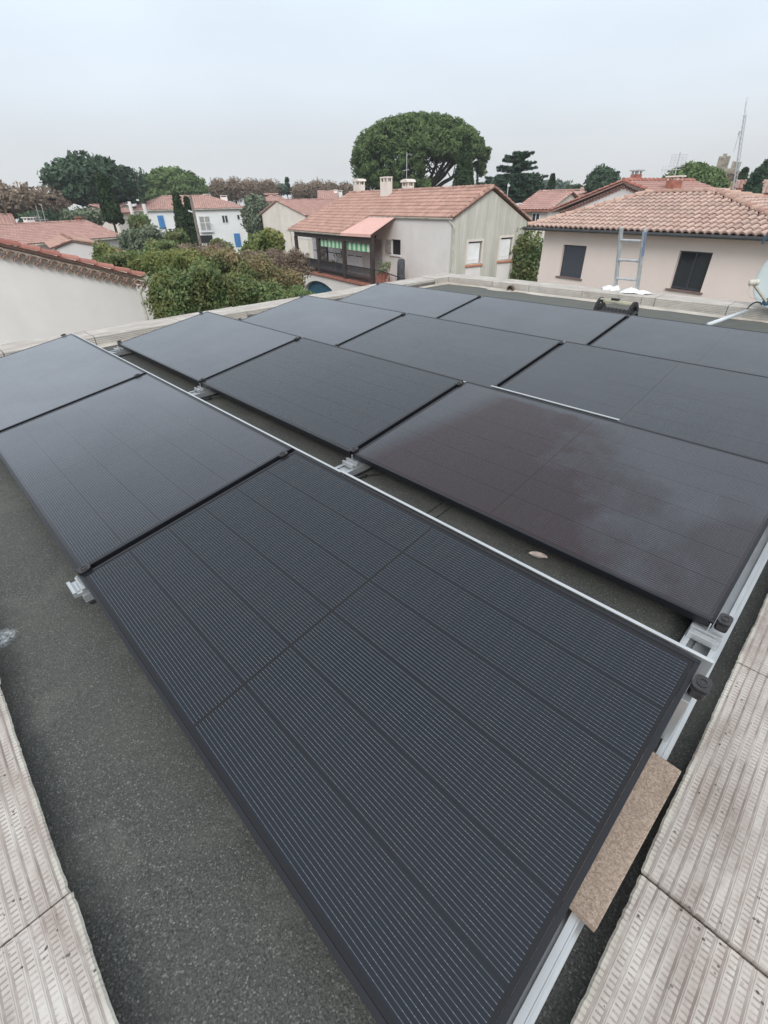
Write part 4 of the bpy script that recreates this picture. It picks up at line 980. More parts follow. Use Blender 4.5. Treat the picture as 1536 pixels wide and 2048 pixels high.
# things on the balcony
def plant(name, loc, hgt, wid, label, potmat, n=160, potr=.16, poth=.26, leafmat='leaf_g', sz=.05, cat='potted plant', group='plants on the balcony'):
    o = empty(name, loc, 0, label, cat, group)
    b = MB(); b.lathe(loc, (0, 0, 1), [(0, 0), (potr*.75, 0), (potr, poth), (potr*.88, poth), (potr*.8, poth*.85), (0, poth*.85)], 12); b.build('pot', potmat, o, loc, smooth=False)
    b = MB(); C_ = []
    for k in range(6):
        a = k*1.1; e = (loc[0]+wid*.5*math.cos(a)*(.4+.6*RNG.random()), loc[1]+wid*.5*math.sin(a)*(.4+.6*RNG.random()), loc[2]+poth+hgt*(.45+.55*RNG.random())); limb(b, (loc[0], loc[1], loc[2]+poth*.8), e, .012, .006); C_.append(e)
    b.build('stem', M['bark'], o, loc); leaves('foliage', o, clumps(C_, [wid*.28]*6, n//6, .9), M[leafmat], sz, loc)
plant('potted_plant', hw(HB, HB.on(651, 535, 1, -.6)[0], -.7, ZFB), .75, .4, 'spiky potted plant at the left of the middle balcony bay', M['brick'], 90, leafmat='leaf_g')
plant('potted_plant', hw(HB, HB.on(680, 535, 1, -.6)[0], -.7, ZFB), .95, .7, 'tall potted plant in a blue glazed pot by the second balcony post', M['blue_pot'], 160, .22, .5)
plant('potted_plant', hw(HB, HB.on(664, 535, 1, -.6)[0], -.5, ZFB), .55, .5, 'low potted plant in the middle of the balcony', M['brick'], 100)
def crate_stack():
    u = HB.on(762, 545, 1, pfB+.2)[0]; p = hw(HB, u, pfB+.35, ZFB); o = empty('planter_rack', p, math.radians(-11.95), 'slatted terracotta planter rack with shrub at the balcony corner by the steps', 'planter')
    b = MB()
    for s in (-1, 1):
        for t in (-1, 1): b.box(s*.42-.03, s*.42+.03, t*.2-.03, t*.2+.03, 0, .62)
    for k in range(8): b.box(-.42+k*.11, -.36+k*.11, -.235, -.205, .05, .40)
    b.box(-.42, .42, -.205, .2, .36, .40); b.build('rack', M['brick'], o)
    b = MB(); b.lathe((0, 0, .401), (0, 0, 1), [(0, 0), (.26, 0), (.36, .30), (.32, .30), (.28, .05), (0, .05)], 14); b.build('pot', M['brick'], o)
    C_ = [(p[0]+RNG.normal(0, .25), p[1]+RNG.normal(0, .2), p[2]+.85+.35*RNG.random()) for _ in range(9)]
    leaves('foliage', o, clumps(C_, [.2]*9, 30, .9), M['leaf_g'], .065, p).rotation_euler = (0, 0, math.radians(11.95))
crate_stack()
def wrapped():
    u = HB.on(802, 545, 1, -.9)[0]; p = hw(HB, u, -.9, ZFB); b = MB(); o = empty('wrapped_bundle', p, 0, 'dark grey wrapped bundle standing by the plain house wall at the top of the steps', 'wrapped bundle')
    rings = []; prof = [(.30, 0), (.34, .25), (.26, .5), (.25, .8), (.27, 1.1), (.24, 1.42), (.20, 1.48)]
    for r_, z in prof:
        rings.append([(r_*(1+.12*math.sin(5*t+z*4))*math.cos(t), .7*r_*(1+.1*math.sin(3*t-z*3))*math.sin(t), z+(.05*math.sin(t) if z > 1.3 else 0)) for t in [k*2*PI/14 for k in range(14)]])
    vs = [v for q in rings for v in q]; fs = [(i*14+k, i*14+(k+1) % 14, (i+1)*14+(k+1) % 14, (i+1)*14+k) for i in range(len(prof)-1) for k in range(14)]+[tuple(range((len(prof)-1)*14, len(prof)*14))]
    b.add(vs, fs, .5); b.build('tarpaulin', simple('grey_tarpaulin', (.07, .075, .08), .6, 0, .25, 5, (8, .5, .05)), o, smooth=True)
    b = MB(); b.tube([(.26*math.cos(t), .19*math.sin(t), .72) for t in [k*2*PI/16 for k in range(17)]], .012, 5); b.build('strap', M['rubber'], o)
wrapped()
def balcony_table():
    u = HB.on(607, 505, 1, -.9)[0]; p = hw(HB, u, -.9, ZFB); o = empty('covered_table', p, math.radians(-11.95), 'table under a crumpled pale cover at the left end of the balcony', 'table')
    b = MB(); n = 14; vs = []; fs = []
    for j in range(n+1):
        for i in range(n+1):
            u_, v_ = i/n*2-1, j/n*2-1; e = max(abs(u_), abs(v_)); vs.append((u_*.62, v_*.36, .98+.12*math.sin(u_*4+1)*math.cos(v_*3)-(.55*(e-.82)/.18 if e > .82 else 0)))
    for j in range(n):
        for i in range(n): a = j*(n+1)+i; fs.append((a, a+1, a+n+2, a+n+1))
    b.add(vs, fs, .5); b.build('cover', M['plaster_white'], o, smooth=True)
    for s in (-1, 1):
        for t in (-1, 1): b = MB(); b.box(s*.5-.02, s*.5+.02, t*.28-.02, t*.28+.02, 0, .85); b.build('leg', M['iron'], o)
balcony_table()
# roof antenna on the balcony house
def antenna(name, p, segs, label, r=.02, mat=None):
    o = empty(name, p, 0, label, 'antenna')
    for nm, pts, rr in segs:
        b = MB()
        for q in pts: b.tube(q, rr, 6)
        b.build(nm, mat or M['alu_dull'], o, p)
a0 = HB.O + HB.M.T @ np.array([HB.on(813, 379, 1, 3.3)[0], 3.3, 0]); ax_, ay_ = a0[0], a0[1]
zt_ = HB.on(814, 305, 1, 3.3)[2]
zz = lambda y: HB.on(813, y, 1, 3.3)[2]
antenna('roof_antenna', (ax_, ay_, 1.45), [('mast', [[(ax_, ay_, 1.45), (ax_, ay_, zt_)]], .022), ('boom', [[(ax_-.55, ay_+.3, zz(340)), (ax_+.3, ay_-.15, zz(340)+.03)], [(ax_, ay_, zz(309)), (ax_+.4, ay_-.1, zz(309))]], .014),
  ('elements', [[(ax_-.5+k*.13+.06, ay_+.28-k*.07+.14, zz(340)), (ax_-.5+k*.13-.06, ay_+.28-k*.07-.14, zz(340))] for k in range(6)], .006)], 'slim television antenna behind the ridge of the balcony house, against the big pine')
# ------------------------------------------------------------------ more houses
def gable_house(name, O, ang, W, zl, zr_, ur, zt, depth, label, wall, tile, low=True, pitch=.25, seed=3, oh=.15, gen=False, detail=4):
    """gable wall faces -v; ridge runs along +v at u = ur"""
    h = House(name, O, ang, label)
    b = MB(); b.quad((0, 0, GZ), (W, 0, GZ), (W, 0, zr_-.1), (ur, 0, zt-.12), (0, 0, zl-.1)); b.quad((0, 0, GZ), (0, depth, GZ), (0, depth, zl-.1), (0, 0, zl-.1)); b.quad((W, 0, GZ), (W, depth, GZ), (W, depth, zr_-.1), (W, 0, zr_-.1)); b.quad((0, depth, GZ), (W, depth, GZ), (W, depth, zr_-.1), (ur, depth, zt-.12), (0, depth, zl-.1))
    h.part(b, 'wall', wall)
    b = MB(); b.slab([(-oh*2, -oh, zl-.12), (ur, -oh, zt-.08), (ur, -oh, zt-.02), (-oh*2, -oh, zl-.05)], (0, depth+2*oh, 0)); b.slab([(W+oh*2, -oh, zr_-.12), (ur, -oh, zt-.08), (ur, -oh, zt-.02), (W+oh*2, -oh, zr_-.05)], (0, depth+2*oh, 0))
    roof = h.part(b, 'roof', tile)
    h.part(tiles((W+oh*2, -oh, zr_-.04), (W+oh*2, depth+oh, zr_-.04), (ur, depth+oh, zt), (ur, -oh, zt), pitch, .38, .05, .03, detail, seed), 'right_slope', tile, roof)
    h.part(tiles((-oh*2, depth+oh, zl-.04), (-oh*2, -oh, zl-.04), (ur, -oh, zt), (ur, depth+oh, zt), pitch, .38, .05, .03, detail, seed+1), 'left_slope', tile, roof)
    b = MB(); caps(b, (ur, -oh, zt+.04), (ur, depth+oh, zt+.04), .11); caps(b, (-oh*2, -oh+.02, zl+.0), (ur, -oh+.02, zt+.02), .09); caps(b, (W+oh*2, -oh+.02, zr_+.0), (ur, -oh+.02, zt+.02), .09)
    h.part(b, 'ridge_tiles', M['ridge'] if gen else tile, roof)
    if gen:
        b = MB()
        for (p, q) in (((0, zl-.1), (ur, zt-.12)), ((W, zr_-.1), (ur, zt-.12))):
            p, q = np.array(p), np.array(q); L = np.linalg.norm(q-p); k = int(L/.2)
            for i in range(k):
                c = p+(q-p)*(i+.5)/k
                for lay, dz, ln in ((0, -.17, .09), (1, -.06, .15)):
                    vs = []
                    for y in (-ln, 0):
                        for m in range(7): t = PI*m/6; vs.append((c[0]+.085*math.cos(t)+lay*.1*(1 if q[0] > p[0] else -1), y, c[1]+dz+.075*math.sin(t)-.04))
                    b.add(vs, [(m, m+1, 8+m, 7+m) for m in range(6)])
        h.part(b, 'eaves_scallops', M['ridge'])
    return h, roof
def box_chimney(h, roof, u, v, w_, d_, z0, z1, mat, cap=None, nm='chimney'):
    b = MB(); b.box(u-w_/2, u+w_/2, v-d_/2, v+d_/2, z0, z1); c = h.part(b, nm, mat, roof)
    b = MB(); b.box(u-w_/2-.07, u+w_/2+.07, v-d_/2-.07, v+d_/2+.07, z1+.14, z1+.20)
    for s in (-1, 1):
        for t in (-1, 1): b.box(u+s*(w_/2-.06)-.04, u+s*(w_/2-.06)+.04, v+t*(d_/2-.06)-.04, v+t*(d_/2-.06)+.04, z1, z1+.14)
    h.part(b, 'chimney_cap', cap or mat, c)
# house behind the pink one
Lp = at(1120, 420, 36); Ap = at(1252, 362, 33.5)
angJ = math.degrees(math.atan2(Ap[1]-Lp[1], Ap[0]-Lp[0])); urJ = math.hypot(Ap[0]-Lp[0], Ap[1]-Lp[1])
hJ, rJ = gable_house('gabled_house', Lp, angJ, urJ*2, Lp[2], Lp[2], urJ, Ap[2], 6.4, 'white gabled house with scalloped red verge and two brick chimneys, behind the pink house', M['plaster_white'], M['tile_red'], gen=True, seed=21, oh=.25, detail=5)
c = hJ.on(1270, 362, 1, 1.2); box_chimney(hJ, rJ, c[0], 1.2, .42, .42, 1.2, hJ.on(1270, 349, 1, 1.2)[2], M['brick'], M['alu_dull'])
hJ_c = hJ.on(1343, 385, 1, 1.6); box_chimney(hJ, rJ, hJ_c[0], 1.6, .62, .5, .6, hJ.on(1343, 361, 1, 1.6)[2], M['brick'], M['plaster_cream'])
# small house between the balcony house and the pink one
P1 = at(1100, 420, 46); P0 = at(1030, 418, 47.5)
def eave_house(name, P0, P1, zt, depth, label, wall, tile, seed=5, hip=False, pitch=.25, ext=0., ns=4, ze=None, gz=GZ, hl=None, hr=None):
    """front eave from P0 to P1; ridge parallel behind; hip = hipped ends"""
    ang = math.degrees(math.atan2(P1[1]-P0[1], P1[0]-P0[0])); L = math.hypot(P1[0]-P0[0], P1[1]-P0[1]); ze = (P0[2]+P1[2])/2 if ze is None else ze
    h = House(name, P0, ang, label); o = .3; D = depth; r = D/2
    hl = (r if hip else 0) if hl is None else hl; hr = (r if hip else 0) if hr is None else hr
    b = MB()
    b.quad((o, o, gz), (L-o, o, gz), (L-o, o, ze-.03), (o, o, ze-.03)); b.quad((o, D-o, gz), (L-o, D-o, gz), (L-o, D-o, ze-.03), (o, D-o, ze-.03))
    for u, hh in ((o, hl), (L-o, hr)):
        if hh: b.quad((u, o, gz), (u, D-o, gz), (u, D-o, ze-.03), (u, o, ze-.03))
        else: b.quad((u, o, gz), (u, D-o, gz), (u, D-o, ze-.03), (u, r, zt-.15), (u, o, ze-.03))
    h.part(b, 'wall', wall)
    b = MB(); e = ze-.06
    b.quad((0, 0, e), (L, 0, e), (L-hr, r, zt-.08), (hl, r, zt-.08)); b.quad((0, D, e), (L, D, e), (L-hr, r, zt-.08), (hl, r, zt-.08)); b.quad((0, 0, e), (L, 0, e), (L, D, e), (0, D, e))
    if hl: b.quad((0, 0, e), (0, D, e), (hl, r, zt-.08))
    if hr: b.quad((L, 0, e), (L, D, e), (L-hr, r, zt-.08))
    roof = h.part(b, 'roof', tile)
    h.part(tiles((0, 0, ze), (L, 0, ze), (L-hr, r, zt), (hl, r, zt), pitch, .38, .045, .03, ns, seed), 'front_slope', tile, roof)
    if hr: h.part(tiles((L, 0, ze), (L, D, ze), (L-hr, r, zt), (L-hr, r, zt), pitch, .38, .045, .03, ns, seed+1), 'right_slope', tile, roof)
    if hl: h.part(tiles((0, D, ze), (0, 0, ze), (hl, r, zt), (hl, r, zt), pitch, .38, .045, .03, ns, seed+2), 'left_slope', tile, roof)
    b = MB(); caps(b, (hl, r, zt+.03), (L-hr, r, zt+.03), .11); caps(b, (0, 0, ze+.03), (hl, r, zt+.03), .09); caps(b, (L, 0, ze+.03), (L-hr, r, zt+.03), .09)
    h.part(b, 'ridge_tiles', tile, roof)
    b = MB(); b.box(-.02, L+.02, -.12, -.005, e-.08, e+.02); h.part(b, 'gutter', M['brick'] if wall is M['plaster_cream'] else M['gutter_white'])
    return h, roof, L
hI, rI, LI = eave_house('small_house', P0, P1, at(1100, 383, 50)[2], 7.5, 'small cream house with rosy tiled roof, between the mossy gable and the pink house', M['plaster_cream'], M['tile_red'], 31, pitch=.3, ns=5)
q0, q1, q2 = hI.on(1065, 426, 1, .28), hI.on(1081, 426, 1, .28), hI.on(1065, 437, 1, .28); window_part(hI, q0[0], q1[0], q2[2]-.5, q0[2], .27, M['glass'], M['shutter_white'], 1)
b = MB(); b.box(q0[0]-.45, q0[0]-.03, .24, .29, q2[2]-.5, q0[2]); hI.part(b, 'shutter', simple('beige_shutter', (.45, .42, .33), .7))
# blue shuttered house
D0, D1 = at(252, 419, 85), at(492, 416.5, 85)
hD, rD, LD = eave_house('blue_shuttered_house', D0, D1, at(370, 392, 89)[2], 10, 'long white two storey house with low hipped tile roof and blue shutters, left of centre', M['plaster_blue_white'], M['tile_red'], 41, True, .3, ns=4, ze=.66)
def dwin(x0, y0, x1, y1, pane, frame=None, mull=1, nm='window', fw=.07):
    a, c, d = hD.on(x0, y0, 1, .3), hD.on(x1, y0, 1, .3), hD.on(x0, y1, 1, .3); window_part(hD, a[0], c[0], d[2], a[2], .27, pane, frame or M['white_paint'], mull, name=nm, fw=fw); return a[0], c[0], d[2], a[2]
def dshut(x0, y0, x1, y1, mt='blue_paint', nm='shutter'):
    a, c, d = hD.on(x0, y0, 1, .3), hD.on(x1, y0, 1, .3), hD.on(x0, y1, 1, .3); b = MB(); b.box(a[0], c[0], .20, .297, d[2], a[2]); b.box((a[0]+c[0])/2-.03, (a[0]+c[0])/2+.03, .18, .199, d[2], a[2]); hD.part(b, nm, M[mt]); return a[0], c[0], d[2], a[2]
dshut(314, 431, 326, 458); dshut(467, 467, 479, 494); dshut(285, 430, 294, 445, 'blue_dark'); 
k = dwin(396, 432, 419, 463, M['curtain'], None, 1, fw=.12); dwin(442, 430, 455, 447, M['glass'], None, 1, fw=.10); dwin(473, 429, 479, 440, M['glass'], None, 0); dwin(346, 434, 356, 460, M['curtain'], None, 0)
b = MB(); b.box(k[0]-.1, k[1]+.1, -.1, .26, k[2]-.12, k[2]); b.bar((k[0]-.1, -.08, k[2]+1.1), (k[1]+.1, -.08, k[2]+1.1), .06)
for i in range(12): b.bar((k[0]-.1+i*(k[1]-k[0]+.2)/11, -.08, k[2]), (k[0]-.1+i*(k[1]-k[0]+.2)/11, -.08, k[2]+1.1), .035)
hD.part(b, 'balcony', M['white_paint'])
dshut(400, 471, 424, 486, 'dark_void', 'garage_opening')
for (x, yt, yb) in ((415, 388, 398), (449, 391, 404)):
    c = hD.on(x, yb, 1, 6.5); box_chimney(hD, rD, c[0], 6.5, 1., .8, .8, hD.on(x, yt, 1, 6.5)[2]-.2, M['plaster_white'])
# cream gabled house left of the balcony house
hE, rE = gable_house('cream_house', (-62.2, 40.2), 0, 9.6, .0, -.15, 3.9, 1.42, 13, 'plain cream gable house with red roof, directly left of the balcony house', M['plaster_cream'], M['tile_red'], seed=51)
# white wall house at the left edge
def white_house():
    h = House('white_gable_house', (-13.9, 5.20), 90, 'near white house at the left edge, blank wall under a red tiled sloping verge')
    zc, sl, n = -.50, .335, 8.4    # runs along -u
    b = MB(); b.quad((0, 0, GZ), (-2*n, 0, GZ), (-2*n, 0, zc-.16), (-n, 0, zc+sl*n-.16), (0, 0, zc-.16)); b.quad((0, 0, GZ), (0, 11, GZ), (0, 11, zc-.16), (0, 0, zc-.16)); h.part(b, 'wall', M['plaster_white'])
    b = MB(); b.slab([(.25, -.12, zc-.15), (-n, -.12, zc+sl*n-.06), (-n, -.12, zc+sl*n), (.25, -.12, zc-.08)], (0, 11, 0)); b.slab([(-2*n-.25, -.12, zc-.15), (-n, -.12, zc+sl*n-.06), (-n, -.12, zc+sl*n), (-2*n-.25, -.12, zc-.08)], (0, 11, 0))
    roof = h.part(b, 'roof', M['tile_red'])
    b = MB(); caps(b, (.22, -.20, zc-.055), (-n, -.20, zc+sl*n+.02), .105, .42, 8); h.part(b, 'verge_tiles', M['ridge'], roof)
    b = MB(); fil = MB(); k = int(n/.21)
    for i in range(k):
        u = .12-i*.21; z = zc-.17+sl*(-u)
        for lay, du, dz, ln in ((0, 0, -.165, .13), (1, .105, -.07, .21)):
            vs = []
            for y in (-ln, -.002):
                for r_ in (.095, .078):
                    for m in range(9): t = PI*m/8; vs.append((u+du+r_*math.cos(t), y, z+dz+.085*math.sin(t)*(r_/.095)))
            fs = [(m, m+1, 19+m, 18+m) for m in range(8)]+[(9+m, 10+m, 28+m, 27+m) for m in range(8)]+[(m, m+1, 10+m, 9+m) for m in range(8)]
            b.add(vs, fs)
    h.part(b, 'eaves_scallops', M['ridge_pale'], roof)
    b = MB(); b.slab([(.2, -.06, zc-.30), (-n, -.06, zc+sl*n-.21), (-n, -.06, zc+sl*n-.10), (.2, -.06, zc-.19)], (0, .055, 0)); h.part(b, 'plaster_band', M['plaster_cream'])
    b = MB(); b.tube([(.26, -.3, zc-.11), (.26, 11, zc-.11)], .075, 10); b.tube([(.30, -.1, zc-.18), (.22, -.06, zc-.35), (.06, .0, zc-.5), (.06, .0, GZ)], .04, 8); h.part(b, 'gutter', M['gutter_white'])
white_house()
# low roofs further left
F1, F0 = at(245, 473, 56), at(-60, 480, 50)
dF = np.array(F1)-np.array(at(20, 478, 50)); F0 = tuple(np.array(F1)-dF/np.linalg.norm(dF[:2])*19)
hF, rF, LF = eave_house('long_low_house', F0, F1, at(210, 441, 60)[2], 8.4, 'long low house with broad faded tile roof, behind the white house at left edge', M['plaster_grey'], M['tile_red'], 61, False, .26, ns=4, ze=F1[2])
for x, yb, yt, w_, mt in ((60, 446, 437, .7, 'plaster_white'), (160, 444, 436, .45, 'brick')):
    c = hF.on(x, yb, 1, 4.4); box_chimney(hF, rF, c[0], 4.4, w_, .5, F1[2]+.6, hF.on(x, yt, 1, 4.4)[2]-.1, M[mt])
GA = at(147, 480, 44); GL = at(112, 500, 44); GR = at(200, 497, 44)
angG = math.degrees(math.atan2(GR[1]-GL[1], GR[0]-GL[0])); WG = math.hypot(GR[0]-GL[0], GR[1]-GL[1])
hG, rG = gable_house('wing_house', (GL[0], GL[1]), angG+4, WG, GL[2]+.15, GL[2]+.15, WG*.42, GA[2], 9, 'low grey rendered gable with pale tiled roof, in front of the long low house', M['plaster_grey'], M['tile'], seed=71)
# small far houses
def far_house(px0, px1, pe, pr, D, depth, label, hip, wall='plaster_cream', tile='tile_red', seed=80, name='far_house', dD=0):
    a, c = at(px0, pe, D), at(px1, pe, D+dD); h, r_, L = eave_house(name, a, c, at((px0+px1)/2, pr, D+depth*.4)[2], depth, label, M[wall], M[tile], seed, hip, .35, ns=3); return h, r_, L
far_house(232, 270, 425, 409, 78, 7, 'small cream house with pinkish roof between the dark pine and the long white house', False, seed=81, dD=3)
hf, rf, lf = far_house(160, 215, 424, 410, 84, 8, 'small pale house with a grey pink roof under the large dark pine', False, seed=83, dD=-3)
far_house(95, 140, 412, 396, 88, 8, 'whitewashed house glimpsed behind the brown plane trees at the left', True, 'plaster_blue_white', seed=85)
far_house(-40, 32, 448, 430, 66, 8, 'orange tiled house cut by the left edge, behind the long low roof', False, seed=87)
far_house(508, 578, 402, 388, 105, 9, 'distant house with a low hipped roof just above the cream gable', True, seed=89)
hh, rh, lh = far_house(636, 676, 398, 382, 98, 8, 'distant white house with twin chimneys peeking over the left end of the balcony house roof', False, 'plaster_white', seed=91)
for x, y in ((672, 379), (681, 381)):
    c = hh.on(x, 394, 1, 3); box_chimney(hh, rh, c[0], 3, .7, .5, 1.2, hh.on(x, y, 1, 3)[2]-.2, M['plaster_white'])
far_house(1135, 1172, 395, 380, 82, 7, 'distant pale flat looking house beyond the small cream house', True, 'plaster_pink', seed=93)
far_house(1160, 1215, 384, 376, 90, 6, 'long distant house low on the horizon, left of the scalloped gable', False, 'plaster_cream', seed=95)
far_house(1438, 1478, 379, 366, 72, 8, 'distant grey tiled house at the foot of the leaning mast', False, 'plaster_cream', 'tile', seed=97)
far_house(1468, 1512, 376, 362, 66, 7, 'distant cream house with a steep verge between the mast and the dark conifer', False, 'plaster_cream', 'tile', seed=99)
far_house(1516, 1600, 386, 362, 48, 9, 'cream house with pink roof cut by the right edge, behind the pink house roof', False, 'plaster_cream', 'tile_pink', seed=101)
# tower ruin and mast
def tower():
    c = at(1452, 345, 112); h = House('stone_tower', (c[0]-3.6, c[1]), 14, 'broken square stone tower on the skyline at the right, behind the rounded pine', 'tower')
    zt = h.on(1450, 325, 1, 0)[2]; z2 = h.on(1447, 312, 1, 0)[2]; x0, x1 = h.on(1424, 340, 1, 0)[0], h.on(1478, 340, 1, 0)[0]
    b = MB(); r = random.Random(4); n = 9
    for i in range(n):
        a, c_ = x0+(x1-x0)*i/n, x0+(x1-x0)*(i+1)/n; b.box(a, c_, 0, 6, GZ, zt-.7+r.random()*.9-(.5 if i in (0, 5) else 0))
    h.part(b, 'wall', M['stone'])
    xa, xb = h.on(1436, 320, 1, 0)[0], h.on(1459, 320, 1, 0)[0]; b = MB(); b.box(xa, xb, .4, 5, zt-1.2, z2); b.box(xa+.5, xb-.6, .9, 3, z2, z2+.35); h.part(b, 'turret', M['stone'])
    b = MB(); b.box(x0+2.2, x0+3.1, -.05, .2, zt-3.6, zt-2.1); h.part(b, 'opening', M['dark_void'])
tower()
def mast():
    p, q = np.array(at(1490, 230, 60)), np.array(at(1466, 388, 60)); d = (q-p); q = p+d*((GZ-p[2])/d[2]); o = empty('lattice_mast', q, 0, 'tall thin lattice mast leaning slightly, standing highest at the right edge of the skyline', 'mast'); S = tuple(q)
    b = MB(); L = np.linalg.norm(q-p); z = (q-p)/L; u = np.cross(z, (0, 1, 0)); u /= np.linalg.norm(u); v = np.cross(z, u); offs = [u*.16, (-u*.08+v*.14), (-u*.08-v*.14)]; k = 34
    for o_ in offs: b.tube([p+o_*.55, q+o_*1.2], .028, 4)
    for i in range(k):
        s0, s1 = p+z*L*i/k, p+z*L*(i+1)/k
        for j in range(3): b.tube([s0+offs[j], s1+offs[(j+1) % 3]], .014, 3)
    b.build('lattice', M['alu_dull'], o, S)
    b = MB(); b.tube([p, p-z*1.2], .05, 6); b.tube([p-z*.2, p-z*.9], .09, 6); b.build('aerial', M['white_paint'], o, S)
    w0, w1 = np.array(at(1480, 262, 60)), np.array(at(1467, 304, 60)); b = MB(); b.tube([w0, w1], .02, 4); b.tube([w0, w0+(w1-w0)*.2], .07, 5); b.tube([w0, p+z*3.4], .012, 3); b.build('guy_wire', M['alu_dull'], o, S)
mast()
def yagi(name, top, bot, D, label, w_=1.2, panels=False):
    p, q = np.array(at(*top, D)), np.array(at(*bot, D)); b0 = tuple(q); z = p-q
    segs = [('mast', [[q, p]], .025)]
    u = np.array((CR[0][0], CR[0][1], 0)); u /= np.linalg.norm(u)
    m1 = q+z*.42; segs.append(('boom', [[m1-u*w_*.9, m1+u*.25]], .018)); segs.append(('elements', [[m1-u*w_*k/6+(0, 0, .18), m1-u*w_*k/6-(0, 0, .18)] for k in range(6)], .009))
    if panels:
        g = []
        for k in range(9): a = q+z*(.52+.05*k); g.append([a-u*.42, a+u*.42])
        for k in (-.42, -.2, .2, .42): g.append([q+z*.52+u*k, q+z*.92+u*k])
        segs.append(('reflector_grid', g, .007))
    antenna(name, b0, segs, label)
yagi('roof_antenna', (1361, 304), (1346, 364), 36, 'grid television antenna on the front brick chimney behind the pink house roof', .9, True)
yagi('roof_antenna', (82, 408), (96, 462), 58, 'leaning television antenna on the long low roof at the left', 1.6)
yagi('roof_antenna', (71, 412), (84, 450), 62, 'slim bare aerial pole left of the leaning antenna on the long low roof', .5)
def pole(name, a, c, D, r, label, cat, mat, arm=None):
    p, q = np.array(at(*a, D)), np.array(at(*c, D)); q = (p[0]*.5+q[0]*.5, p[1]*.5+q[1]*.5, GZ); b = MB()
    o = empty(name, q, 0, label, cat); b.tube([p, q], [r*.75, r], 8); b.build('pole', mat, o, q)
    if arm: b = MB(); b.bar(np.array(at(*arm[0], D)), np.array(at(*arm[1], D)), .12); b.build('crossarm', M['white_paint'], o, q)
pole('utility_pole', (380, 390), (402, 485), 58, .17, 'weathered wooden utility pole leaning beside the right hand one of two cypresses', 'utility pole', M['pole_wood'], ((376, 421), (385, 424)))
pole('white_post', (258, 403), (266, 432), 70, .24, 'left of two white posts standing before the long white house', 'post', M['plaster_white'])
pole('white_post', (287, 408), (298, 448), 66, .26, 'right of two white posts, the taller one beside the dark blue shutter', 'post', M['plaster_white'])
pole('street_lamp', (1017, 366), (1018, 400), 44, .05, 'small grey street lamp in front of the cedar behind the mossy gable', 'street lamp', M['alu_dull'], ((1015, 371), (1020, 371)))
# garden walls
def gwall(pa, pb, D0, D1, zt, label):
    a, c = np.array(at(*pa, D0)), np.array(at(*pb, D1)); d = c-a; d[2] = 0; L = np.linalg.norm(d); d /= L; nrm = np.array((-d[1], d[0], 0))
    o = empty('garden_wall', (a[0], a[1], GZ), math.atan2(d[1], d[0]), label, 'wall'); b = MB(); b.box(0, L, 0, .25, 0, zt-GZ); b.build('wall', M['plaster_grey'], o)
    b = MB(); caps(b, (0, .12, zt-GZ+.02), (L, .12, zt-GZ+.02), .17, .4); b.build('wall_tiles', M['tile'], o)
gwall((190, 495), (340, 532), 40, 26, at(240, 508, 34)[2], 'grey garden wall with tiled top running down behind the green hedge')
